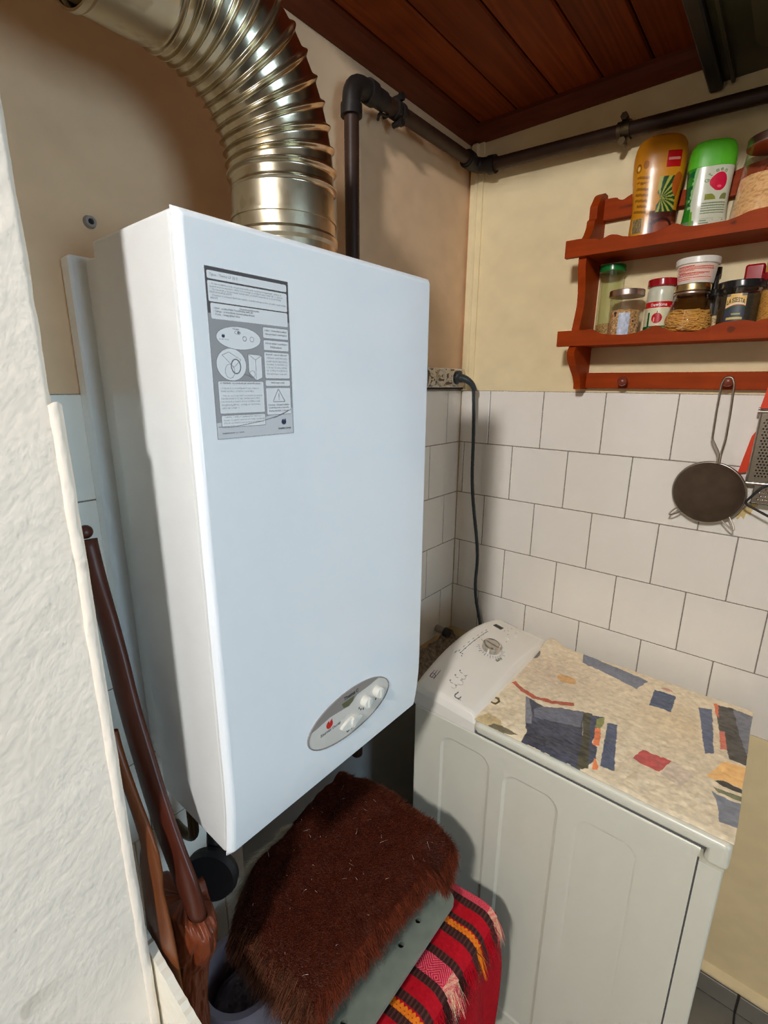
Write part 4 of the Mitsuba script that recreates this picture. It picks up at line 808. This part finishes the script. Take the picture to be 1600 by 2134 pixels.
cc[F & (np.hypot((s_-.0105)/.0118, (zz_-.0855)/.0150) < 1)] = lin(206, 26, 62); cc[F & (np.hypot((s_-.0105)/.0036, (zz_-.0775)/.0022) < 1)] = lin(232, 90, 110)
for sg_, cx_ in ((-1, .0018), (1, .0192)):
    q_ = F & (zz_ > .0565) & (zz_ < .0665) & (np.abs(s_-cx_) < .0062) & (sg_*(s_-cx_) < .0062-(.0665-zz_)*.0) & (np.hypot((s_-(cx_+sg_*.004))/.0095, (zz_-.0565)/.0105) < 1); cc[q_] = lin(128, 134, 38) if sg_ < 0 else lin(120, 126, 74)
k_ = F & (s_ > -.008) & (s_ < .026) & (zz_ > .006) & (zz_ < .053) & (np.abs(zz_-.0285) > .003) & (np.sin(zz_*1500) > .25) & ((nn > .40) | (zz_ > .03)); cc[k_] = lin(120, 134, 104)
put('body', m, 'm_vc_gloss', gb, True, color=cc)
m, _, _, _ = bottle([(.0376, .1115), (.0382, .1125), (.0384, .125), (.0372, .140), (.0330, .151), (.024, .1565), (.012, .158), (.004, .1585)], .5425, -.050, ZS2, rot=.32)
put('cap', m, 'm_green_cap', gb, True)
# lettering around the berry
lt = []
for ch, a_deg in (('G', 172), ('r', 140), ('e', 112), ('e', 88), ('n', 62)):
    t = text(ch, .0060, .0002, True); b_ = t.bounds; t.apply_translation(-(b_[0]+b_[1])/2); al = math.radians(a_deg); t.apply_transform(trimesh.transformations.rotation_matrix(al-np.pi/2, [0, 0, 1])); t.apply_translation([.0105+.0155*math.cos(al), .0855+.0185*math.sin(al), 0]); lt.append(t)
lt = cat(lt); v = lt.vertices; sx_ = v[:, 0]; zq = v[:, 1]; w_ = np.interp(zq, [g_[1] for g_ in gprof], [g_[0] for g_ in gprof]); e = .78
ct = np.clip(sx_/w_, -1, 1); st2 = np.sqrt(1-ct**2); X = w_*np.sign(ct)*np.abs(ct)**e; Yq = -.62*w_*st2**e-v[:, 2]-.0003; c_, s2_ = math.cos(.32), math.sin(.32)
lt.vertices = np.c_[.5425+c_*X-s2_*Yq, -.050+s2_*X+c_*Yq, ZS2+zq]; lt.invert()
put('lettering', lt, pri(lin(110, 136, 84), .5), gb)
fj = glass_jar('storage_jar', 'wide glass jar of pale flour at the right end of the upper shelf', .633, -.052, ZS2, [(.046, 0), (.049, .004), (.048, .03), (.043, .08), (.038, .115), (.036, .124), (.036, .138)], .0395, .015, 'm_steel_lid', .078, [(196, 146, 92), (226, 178, 120), (238, 196, 140), (216, 164, 104)], 9, cell=300, amp=.4)

# ================================================================== STRAINER, GRATER, SPATULA, WIRE on the wall
sr = thing('wire_strainer', 'round dark wire mesh strainer hanging from the right peg over the tiles', 'strainer')
SC = np.array([.6255, -.022, 1.3025]); SRr = .0650; dirn = np.array([-.06, -1., -.10]); dirn /= np.linalg.norm(dirn)
bp_ = [(SRr-.001, 0)]+[(SRr*math.cos(a)*1.0-.001, .050*math.sin(a)) for a in np.linspace(.08, np.pi/2, 22)]; bp_[-1] = (0, .050)
bm = lathe(bp_, 80); v = bm.vertices; bm.vertices = v+np.c_[v[:, 0]*0, v[:, 0]*0, .0035*(meshkit.fbm(v*28, 2, 4)-.5)]
put('mesh_bowl', orient(bm, dirn, SC), 'm_sieve', sr, True)
th = np.linspace(0, 2*np.pi, 81); rim = np.c_[SRr*np.cos(th), SRr*np.sin(th), 0*th]; rim = tube(rim, .0030, 10, False); put('rim', orient(rim, dirn, SC), 'm_wire', sr, True)
hp = [(.6335, -.034, 1.366), (.6325, -.032, 1.388), (.6170, -.032, 1.416), (.6165, -.038, 1.47), (.6175, -.044, 1.525), (.6220, -.044, 1.538), (.6330, -.044, 1.538), (.6385, -.044, 1.525), (.6400, -.038, 1.47), (.6400, -.033, 1.418), (.6365, -.031, 1.388), (.6365, -.033, 1.366)]
put('handle', tube(fillet(hp, .0045, 5), .0021, 10), 'm_wire', sr, True)
for a0, a1 in ((np.array([.5785, -.030, 1.2590]), np.array([.5655, -.038, 1.2490])), (np.array([.663, -.030, 1.2560]), np.array([.6805, -.038, 1.2360]))):
    d_ = a1-a0; d_ /= np.linalg.norm(d_); s_ = np.cross(d_, [0, 1, 0])*.0028
    put('rest_lug', tube(smoothpath([a0+s_, a1+s_*.9, a1+d_*.003, a1-s_*.9, a0-s_], 24), .0016, 8), 'm_wire', sr, True)
gr = thing('box_grater', 'flat metal grater with an orange handle hanging at the right edge of the tiles', 'grater')
ux = np.array([1., .0, .02]); ux /= np.linalg.norm(ux); uz = np.array([.028, -.02, 1.]); uz -= ux*(uz@ux); uz /= np.linalg.norm(uz); uy = np.cross(uz, ux)
go = np.array([.6870, -.028, 1.336])
def gput(name, poly, h, m, y=0.0, sm=False, **k): return put(name, place(extrude(poly, h), go+uy*y, ux, uz, -uy), m, gr, sm, **k)
plate = sg.Polygon([(0, 0), (.075, 0), (.066, .135), (.005, .135)])
holes = [sa.translate(sg.Point(0, 0).buffer(.0015, 6), .012+.0055*i_+(.00275 if j_ % 2 else 0), .012+.0058*j_) for i_ in range(10) for j_ in range(20)]
gput('grating_plate', plate.difference(unary_union(holes)), .0012, 'm_chrome')
gput('back_plate', sg.Polygon([(.004, .004), (.071, .004), (.063, .131), (.008, .131)]), .001, 'm_dark_void', .004)
teeth = []
for i_ in range(10):
    for j_ in range(20):
        x, z = .012+.0055*i_+(.00275 if j_ % 2 else 0), .012+.0058*j_; c0 = go+ux*x+uz*z; tm = trimesh.creation.cone(.0018, .0022, sections=6); teeth.append(orient(tm, -uy, c0+uz*.0012-uy*.0010*0))
put('teeth', cat(teeth), 'm_chrome', gr, kind='stuff')
for z0 in (-.003, .137, .143): put('cross_bar', tube([go+uz*z0-ux*.001, go+uz*z0+ux*.076], .0028, 10), 'm_chrome', gr, 30)
for xx, x2 in ((0, .005), (.075, .066)): put('side_rail', tube([go+ux*xx, go+ux*x2+uz*.14], .0022, 8), 'm_chrome', gr, 30)
gput('handle', sg.Polygon([(.004, .146), (.067, .146), (.060, .20), (.048, .212), (.022, .212), (.012, .20)]).buffer(.002), .012, 'm_orange', .004)
sp_ = thing('spatula', 'long orange plastic spatula hanging between strainer and grater', 'spatula')
put('blade', place(extrude(sg.Polygon([(.6690, 1.349), (.6830, 1.352), (.6970, 1.440), (.6900, 1.442), (.6805, 1.425)]), .003), (0, -.012, 0), (1, 0, 0), (0, 0, 1), (0, -1, 0)), 'm_orange', sp_)
put('handle', tube([(.693, -.014, 1.438), (.712, -.014, 1.505)], .004, 10), 'm_orange', sp_, 30)
put('wire_hook', tube(fillet([(.76, -.05, 1.36), (.712, -.05, 1.328), (.6905, -.05, 1.295), (.735, -.05, 1.274), (.80, -.05, 1.245)], .009), .0022, 8), 'm_black', smooth=True, label='bent black wire hook below the grater at the right edge', cat='hook')
sm = thing('small_grater', 'small steel grater hanging under the big grater at the right edge', 'grater')
put('plate', cbox(.7005, .765, -.040, -.037, 1.296, 1.333, .001), 'm_chrome', sm)
put('teeth', cat([orient(trimesh.creation.cone(.0022, .003, sections=5), (0, -1, 0), (.710+.007*i_+(.0035 if j_ % 2 else 0), -.0401, 1.304+.007*j_)) for i_ in range(7) for j_ in range(4)]), 'm_chrome', sm)
put('frame', cbox(.699, .766, -.039, -.036, 1.2945, 1.2965, .0005), 'm_black', sm)
tp = sg.Polygon([(.677, 1.268), (.690, 1.274), (.697, 1.281), (.705, 1.300), (.712, 1.302), (.713, 1.285), (.705, 1.272), (.703, 1.262), (.696, 1.266), (.694, 1.252), (.688, 1.258), (.683, 1.249), (.679, 1.258)])
put('torn_tape', place(extrude(tp, .0016), (0, -.0002, 0), (1, 0, 0), (0, 0, 1), (0, -1, 0)), pri(lin(214, 190, 132), .7), label='torn yellowed tape scrap stuck to the tile beside the strainer', cat='tape')

# ================================================================== DARK HOOD under the ceiling
hd = thing('extractor_hood', 'dark black cooker hood hanging under the wooden ceiling at the upper right', 'hood')
HX0, HX1, HY0, HY1, HZ = .512, 1.15, -.62, .003, 2.056
put('canopy', cat([box(HX0, HX1, HY0, HY1, HZ+.016, ROOM_Z)]), 'm_hood', hd)
put('lip', cat([cbox(HX0, HX0+.022, HY0, HY1-.004, HZ, HZ+.02, .003), cbox(HX1-.022, HX1, HY0, HY1-.004, HZ, HZ+.02, .003), cbox(HX0, HX1, HY0, HY0+.022, HZ, HZ+.02, .003)]), 'm_hood_frame', hd)
rp = sg.box(HX0+.075, -.56, HX1-.06, -.065).buffer(-.045).buffer(.045, 16)
put('filter_plate', place(extrude(rp, .006), (0, 0, HZ+.011), (1, 0, 0), (0, 1, 0)), pri(lin(58, 54, 40), .35), hd)
put('inner_rail', cbox(HX0+.034, HX0+.040, HY0+.02, HY1-.006, HZ+.006, HZ+.018, .001), 'm_hood', hd)

# ================================================================== LEFT CORNER : sticks, board, bag, bucket
def club(pts, ws, d=.018, nz=60, nt=28):
    """tapered club: centre line points, half widths along x, flattened in y"""
    c = smoothpath(pts, nz); w = np.interp(np.linspace(0, 1, nz), np.linspace(0, 1, len(ws)), ws); th = np.linspace(0, 2*np.pi, nt, endpoint=False)
    t_ = np.gradient(c, axis=0); t_ /= np.linalg.norm(t_, axis=1, keepdims=True); ex = np.cross([0, 1., 0], t_); ex /= np.linalg.norm(ex, axis=1, keepdims=True)
    P = c[:, None]+w[:, None, None]*np.cos(th)[None, :, None]*ex[:, None]+np.minimum(w, d)[:, None, None]*np.sin(th)[None, :, None]*np.array([0, 1., 0])
    i, j = np.meshgrid(np.arange(nz-1), np.arange(nt), indexing='ij'); q = np.stack([i*nt+j, i*nt+(j+1) % nt, (i+1)*nt+(j+1) % nt, (i+1)*nt+j], -1).reshape(-1, 4)
    f = np.vstack([q[:, [0, 1, 2]], q[:, [0, 2, 3]]]); V = P.reshape(-1, 3); a_, b_ = len(V), len(V)+1; V = np.vstack([V, c[0], c[-1]]); jj = np.arange(nt)
    f = np.vstack([f, np.c_[np.full(nt, a_), (jj+1) % nt, jj], np.c_[np.full(nt, b_), (nz-1)*nt+jj, (nz-1)*nt+(jj+1) % nt]]); m = trimesh.Trimesh(V, f, process=False); trimesh.repair.fix_normals(m); return m
cb = thing('wooden_club', 'long dark red-brown wooden club leaning between the pier and the boiler', 'club')
put('shaft', club([(0.0960, -1.0289, 1.3334), (0.1112, -1.0289, 1.2650), (0.1285, -1.0278, 1.1891), (0.1437, -1.0278, 1.1240), (0.1600, -1.0268, 1.0697), (0.1849, -1.0257, 0.9992), (0.2045, -1.0246, 0.9536), (0.2218, -1.0235, 0.9211), (0.2381, -1.0224, 0.8907), (0.2479, -1.0213, 0.8668), (0.2522, -1.0213, 0.8560)], [0.0103, 0.0136, 0.0212, 0.025, 0.0269, 0.0288, 0.0302, 0.0315, 0.032, 0.0315, 0.0195], .010), 'm_stick', cb, True)
put('tip', trimesh.creation.icosphere(subdivisions=3, radius=.0085), 'm_stick', cb, True); scene[cb+'__tip']['to_world'] = T().translate([0.0938, -1.0300, 1.3431])
put('wooden_paddle', club([(.150, -1.052, 1.10), (.172, -1.052, 1.04), (.196, -1.052, 1.000), (.212, -1.052, .968), (.214, -1.052, .945), (.206, -1.052, .918), (.206, -1.052, .895), (.208, -1.052, .86), (.208, -1.052, .80), (.208, -1.052, .60), (.206, -1.052, .3), (.206, -1.052, .0)], [.006, .016, .030, .043, .048, .043, .027, .030, .037, .034, .03, .03], .006), 'm_paddle', smooth=True, label='orange-brown wooden paddle with a rounded head half hidden behind the pier', cat='paddle')
# foam board
tb = [(.165, .826)]
for x in np.linspace(.17, .335, 26): tb.append((x, .826-(x-.165)*.235+.004*(rng.random()-.5)))
tb += [(.335, 0), (.165, 0)]
put('foam_board', place(extrude(sg.Polygon(tb), .0095), (0, -1.0615, 0), (1, 0, 0), (0, 0, 1), (0, -1, 0)), 'm_foam', label='white foam board with a crumbly top edge standing beside the pier', cat='board')
def crumple(cx, cy, rx, ry, z0, z1, amp, seed, top=.7):
    def fn(u, v):
        a = u*2*np.pi; k = 1-top*np.clip((v-.72)/.28, 0, 1)**2; d = meshkit.fbm(np.stack([np.cos(a)*2.2, np.sin(a)*2.2, v*7], -1), 4, seed)-.5; d2 = np.abs(meshkit.fbm(np.stack([np.cos(a)*5, np.sin(a)*5, v*12], -1), 3, seed+5)-.5)
        s = k*(1+amp*d-amp*.6*d2); return np.stack([cx+rx*s*np.cos(a), cy+ry*s*np.sin(a), z0+(z1-z0)*v], -1)
    return grid(fn, 120, 150)[0]
def bag(u, v):
    a = u*2*np.pi; z = .842*v; c = np.interp(z, [0, .62, .725, .80, .842], [.165, .168, .180, .200, .205]); h = np.interp(z, [0, .60, .67, .725, .79, .825, .838, .842], [.040, .042, .045, .052, .068, .068, .05, .010])
    d = meshkit.fbm(np.stack([np.cos(a)*2.2, np.sin(a)*2.2, v*9], -1), 4, 3)-.5; d2 = np.abs(meshkit.fbm(np.stack([np.cos(a)*5, np.sin(a)*5, v*14], -1), 3, 8)-.5); k = 1+.30*d-.35*d2
    return np.stack([c+h*k*np.cos(a), -1.014+.028*np.clip(h/.05, 0, 1)*k*np.sin(a), z+.02*d*(v > .8)], -1)
put('plastic_bag', grid(bag, 140, 220)[0], 'm_bag', smooth=True, label='crumpled orange-brown plastic bag under the wooden club', cat='bag')
bu = thing('plastic_bucket', 'pale lilac plastic bucket with a pale rim holding grey fluff, bottom left', 'bucket')
bc = (.143, -.908)
put('wall', lathe([(0, .004), (.045, .004), (.048, .0), (.0650, .494), (.0715, .496), (.0720, .505), (.0625, .506), (.0605, .495), (.046, .012), (0, .012)], 64, (bc[0], bc[1], 0)), 'm_bucket', bu, 30)
fm, u_, v_ = grid(lambda u, v: np.stack([bc[0]+.058*v*np.cos(u*2*np.pi), bc[1]+.058*v*np.sin(u*2*np.pi), .42+.05*(1-v**2)+.03*(meshkit.fbm(np.stack([v*np.cos(u*6.283)*5, v*np.sin(u*6.283)*5, u*0], -1), 4, 3)-.5)], -1), 80, 40)
put('fluff', fm, 'm_fluff', bu, True, kind='stuff')
dk = thing('black_cap', 'round black rubber cap hanging under the left end of the boiler', 'cap')
put('cap', orient(lathe([(0, 0), (.036, 0), (.041, .004), (.042, .012), (.038, .020), (0, .021)], 48), (.55, -.75, .12), (.162, -.948, .792)), 'm_black', dk, 30)
put('hose', tube(smoothpath([(.160, -.945, .795), (.145, -.93, .86), (.14, -.92, .935)], 16), .012, 12), 'm_black', dk, True)

# ================================================================== STOOL with red cloth, metal plate, cow hide
sl = thing('low_stool', 'dark wooden stool under the red cloth and the cow hide', 'stool')
put('seat', cbox(.13, .435, -.822, -.565, .505, .525, .004), 'm_dark_wood', sl)
for x in (.155, .41):
    for y in (-.795, -.60): put('leg', cbox(x-.018, x+.018, y-.018, y+.018, 0, .5055, .003), 'm_dark_wood', sl)
put('stretcher', cbox(.17, .40, -.61, -.59, .2, .23, .002), 'm_dark_wood', sl); put('stretcher', cbox(.17, .40, -.81, -.79, .2, .23, .002), 'm_dark_wood', sl)
# red woven cloth
bands = [(-.567, 'pink'), (-.582, 'dark'), (-.606, 'red'), (-.616, 'dark'), (-.630, 'orange'), (-.646, 'dark'), (-.676, 'red'), (-.690, 'dark'), (-.724, 'pink'), (-.738, 'dark'), (-.764, 'red'), (-.778, 'dark'), (-.794, 'orange'), (-.808, 'dark'), (-.836, 'red'), (-.850, 'dark'), (-.885, 'pink'), (-.90, 'dark'), (-1, 'red')]
RED, DK, PK, ORG = lin(186, 12, 30), lin(58, 30, 26), lin(226, 96, 104), lin(232, 124, 28)
def cloth_fn(u, v):
    x = .30+.160*u-.012*np.clip(v-.15, 0, 1)*u; y = -.553-.37*v
    y = y-.004*np.sin(u*5)
    bend = np.clip((u-.85)/.15, 0, 1); z = .548-.012*bend**1.7+.004*(meshkit.fbm(np.stack([u*6, v*12, u*0], -1), 3, 8)-.5)-.006*np.clip(u, 0, 1)
    return np.stack([x, y, z], -1)
rm, ru, rv = grid(cloth_fn, 240, 480)
yy = rm.vertices[:, 1]+.004*np.sin(ru*5); xx = rm.vertices[:, 0]
cc = np.tile(RED, (len(ru), 1)); prev = -.5
for lim, nm in bands:
    k_ = (yy <= prev) & (yy > lim); mid = (prev+lim)/2 if prev > -.55+.1 else (lim+.006); hw = (prev-lim)/2; q = (yy-mid)/max(hw, 1e-6)
    if prev == -.5: mid = -.558; hw = .010; q = (yy-mid)/hw
    if nm == 'dark':
        seg = np.sin(xx*900) > -.3; cc[k_] = np.where(seg[k_, None], DK, np.array(DK)*2.2)
    if nm == 'orange':
        zg = np.abs(q-.55*np.sin(xx*420)) < .45; zg2 = np.abs(q+.55*np.sin(xx*420)) < .45; cc[k_] = RED; cc[k_ & (zg | zg2)] = ORG
    if nm == 'pink':
        tri_ = np.abs(((xx*28) % 1)-.5)*2; d_ = np.abs(q)-tri_; pat = (np.sin(d_*22) > -.1); cc[k_] = np.where(pat[k_, None], PK, np.array(lin(196, 20, 60))); far = k_ & (xx > .445); cc[far & (np.sin(yy*2600+xx*300) > 0)] = lin(236, 190, 150)
    prev = lim
cc = cc*(.85+.3*meshkit.fbm(np.stack([xx*300, yy*300, xx*0], -1), 2, 2))[:, None]
rc = thing('woven_cloth', 'red woven cloth with pink, orange and dark stripes hanging over the stool', 'cloth')
put('striped_top', thick(rm, 240, 480, (0, 0, -.002)), 'm_vc_matte', rc, True, color=np.vstack([cc, cc]))
def flap(u, v):
    y = -.546-.125*u; z = .533-.32*v-.02*u*(1-v); x = .455+.016*np.sin(np.clip(v*3.5, 0, 1.57))+.006*np.sin(u*9+v*3)-.010*u; return np.stack([x, y, z], -1)
fm_, fu, fv = grid(flap, 60, 120); fm_ = thick(fm_, 60, 120, (-.002, 0, 0)); fu = np.r_[fu, fu]
put('plain_flap', fm_, 'm_vc_matte', rc, True, color=np.tile(np.array(RED)*.8, (len(fu), 1))*(.85+.3*meshkit.fbm(fm_.vertices*[200, 200, 60], 2, 6))[:, None])
def strands(roots, dirs, lens, width, droop, cols, nseg=4, curl=0.2):
    """flat tapered ribbons, vectorised"""
    n_ = len(roots); dirs = dirs/np.linalg.norm(dirs, axis=1, keepdims=True); side = np.cross(dirs, np.array([0, 0, 1.])+.3*rng.normal(size=(n_, 3))); side /= np.linalg.norm(side, axis=1, keepdims=True)+1e-9
    t_ = np.linspace(0, 1, nseg+1)[None, :, None]; L_ = lens[:, None, None]
    cv_ = rng.normal(size=(n_, 1, 3))*curl
    P = roots[:, None]+dirs[:, None]*L_*t_+np.array([0, 0, -1.])*droop*L_*t_**2+cv_*L_*t_**2
    w_ = width*(1-.85*t_**1.5); A_ = P+side[:, None]*w_; B_ = P-side[:, None]*w_
    V = np.stack([A_, B_], 2).reshape(n_, -1, 3); k = nseg+1; base = (np.arange(n_)*2*k)[:, None]
    f0 = []
    for s in range(nseg): f0 += [[2*s, 2*s+1, 2*s+3], [2*s, 2*s+3, 2*s+2]]
    f = (base[:, :, None]+np.array(f0)[None]).reshape(-1, 3)
    C = np.repeat(cols[:, None], 2*k, 1)*(.75+.5*np.repeat(t_[..., 0], 2, 1))[..., None]
    return trimesh.Trimesh(V.reshape(-1, 3), f, process=False), C.reshape(-1, 3)
nf = 2600; v0 = rng.random(nf); P0 = cloth_fn(np.ones(nf), v0)
cN = cc.reshape(240, 480, 3)[-2][np.clip((v0*479).astype(int), 0, 479)]
fm2, fc2 = strands(P0-[.004, 0, 0], np.c_[.9+.2*rng.normal(size=nf), -.35+.25*rng.normal(size=nf), -.6+0*v0], .014+.018*rng.random(nf), .0006, .7, cN, 4, .15)
put('fringe', fm2, 'm_hair', rc, False, color=fc2, kind='stuff')
# galvanised plate
gpz = .588
pl_ = sg.box(.30, -.97, .406, -.612).buffer(-.018).buffer(.018, 10)
for hx, hy in ((.3735, -.742), (.3730, -.692), (.372, -.88)): pl_ = pl_.difference(sg.Point(hx, hy).buffer(.0055, 20))
put('metal_plate', place(extrude(pl_, .010), (0, 0, gpz), (1, 0, 0), (0, 1, 0)), 'm_galvanised', label='grey-green galvanised metal plate with two holes between cow hide and red cloth', cat='plate')
cs_ = thing('cushion', 'dark cushion mostly hidden under the cow hide', 'cushion')
put('pad', rbox(.15, .352, -.90, -.625, .598, .678, r=.03, n=24), pri((.05, .02, .012), .9), cs_, True)
put('added_dark_sheet', cbox(.312, .395, -.95, -.622, .5835, .5875, .001), 'm_dark_void', 'metal_plate')  # dark sheet added below the plate so its holes look dark
# cow hide
def hide_fn(u, v):
    """u along x from the wall outwards (then over the front edge), v along y from the back edge to the near end"""
    y = -.583-(.285+.082*np.clip(u/.28, 0, 1))*v+.010*(meshkit.fbm(np.stack([u*7, v*0, u*0], -1), 2, 31)-.5)-.030*np.clip((.35-u)/.35, 0, 1)*(1-v)
    s = .290*u*(1-.12*v)+.008*(meshkit.fbm(np.stack([u*0, v*9, u*0+3], -1), 2, 12)-.5)
    flat = .240-.016*v
    x0 = .100+.014*v
    over = np.clip(s-flat, 0, None); rr = .050; ang = np.clip(over/rr, 0, 1.0)
    x = x0+np.minimum(s, flat)+rr*np.sin(ang)+np.clip(over-rr, 0, None)*.5
    drop = rr*(1-np.cos(ang))+np.clip(over-rr, 0, None)*.85
    z = .692+.006*np.sin(np.pi*np.clip(u, 0, 1))*np.sin(np.pi*np.clip(v, 0, 1))+.014*(meshkit.fbm(np.stack([u*4, v*4, u*0], -1), 3, 14)-.5)-drop
    z = z-.035*np.clip((v-.86)/.14, 0, 1)**1.6-.05*np.clip((.10-u)/.10, 0, 1)**1.5*np.clip(v*2-.6, 0, 1)
    z = z-.055*np.clip((u-.80)/.2, 0, 1)*np.exp(-((v-.10)/.09)**2)
    return np.stack([x, y, z], -1)
hk = thing('cow_hide', 'shaggy dark brown cow hide draped over the stool below the boiler', 'hide')
hm, hu, hv = grid(hide_fn, 140, 160)
put('skin', thick(hm, 140, 160, (0, 0, -.003)), 'm_hide_skin', hk, True)
def hide_normals(u, v):
    e = 1e-3; a_ = hide_fn(np.clip(u+e, 0, 1), v)-hide_fn(np.clip(u-e, 0, 1), v); b_ = hide_fn(u, np.clip(v+e, 0, 1))-hide_fn(u, np.clip(v-e, 0, 1)); n_ = np.cross(b_, a_); n_ /= np.linalg.norm(n_, axis=1, keepdims=True)+1e-12; n_[n_[:, 2] < 0] *= -1
    return n_, a_/(np.linalg.norm(a_, axis=1, keepdims=True)+1e-12), -b_/(np.linalg.norm(b_, axis=1, keepdims=True)+1e-12)
nh = 150000; u0, v0 = rng.random(nh), rng.random(nh); R0 = hide_fn(u0, v0); n0, tu, tv = hide_normals(u0, v0)
sw = meshkit.fbm(np.stack([u0*5, v0*5, u0*0], -1), 2, 40)[:, None]*4-2
cl0 = meshkit.fbm(np.stack([u0*30, v0*34, u0*0], -1), 3, 44)[:, None]
col = (np.array([.044, .0065, .0022])*(1-cl0)+np.array([.096, .016, .0055])*cl0)*(.6+.8*rng.random((nh, 1)))
near = np.clip((v0-.9)/.1, 0, 1)*np.clip((.25-u0)/.25, 0, 1); col = col*(1-near[:, None])+near[:, None]*np.array([.30, .24, .17])
hm1, hc1 = strands(R0, n0*.30+tu*(.9+.25*sw)+tv*(-.25+.3*sw)*-1+.16*rng.normal(size=(nh, 3)), .0030+.0030*rng.random(nh), .00028, .25, col, 2, .2)
put('fur', hm1, 'm_hair', hk, False, color=hc1, kind='stuff')
def edge_hair(u, v, outdir, L0, L1, droop, n_, colbase, seed):
    R_ = hide_fn(u, v); clump = meshkit.noise(np.stack([u*60, v*60, u*0], -1), seed)[:, None]-.5
    d_ = outdir+.30*rng.normal(size=(n_, 3))*.5+clump*np.array([0.2, .9, 0]); c_ = colbase*(.35+1.6*np.clip(clump+.5, 0, 1)+.4*rng.random((n_, 1)))
    return strands(R_, d_, L0+(L1-L0)*rng.random(n_), .0005, droop, c_, 4, .15)
n1 = 9000; vv = rng.random(n1); e1 = edge_hair(np.clip(1-.06*rng.random(n1), 0, 1), vv, np.array([.72, -.42, -.50]), .010, .022, .30, n1, np.array([.080, .015, .0055]), 51)
n2 = 5000; uu = rng.random(n2); e2 = edge_hair(uu, np.clip(1-.08*rng.random(n2), 0, 1), np.array([.1, -.8, -.5]), .008, .020, .6, n2, np.array([.09, .032, .016]), 52)
n4 = 3000; vv = .55+.45*rng.random(n4); e4 = edge_hair(.08*rng.random(n4), vv, np.array([-.6, -.55, -.2]), .012, .030, .6, n4, np.array([.34, .29, .22]), 54)
n3 = 3500; uu = rng.random(n3); e3 = edge_hair(uu, .04*rng.random(n3), np.array([.2, .6, .05]), .006, .014, .3, n3, np.array([.07, .018, .008]), 53)
put('edge_fringe', cat([e[0] for e in (e1, e2, e3, e4)]), 'm_hair', hk, False, color=np.vstack([e[1] for e in (e1, e2, e3, e4)]), kind='stuff')
n5 = 46; u5, v5 = .08+.86*rng.random(n5), .08+.86*rng.random(n5); li, lic = strands(hide_fn(u5, v5)+[0, 0, .0045], rng.normal(size=(n5, 3))*[1, 1, .1], .003+.006*rng.random(n5), .00035, .1, np.tile([.62, .54, .46], (n5, 1)), 3, .5)
put('lint', li, 'm_hair', hk, False, color=lic, kind='stuff')
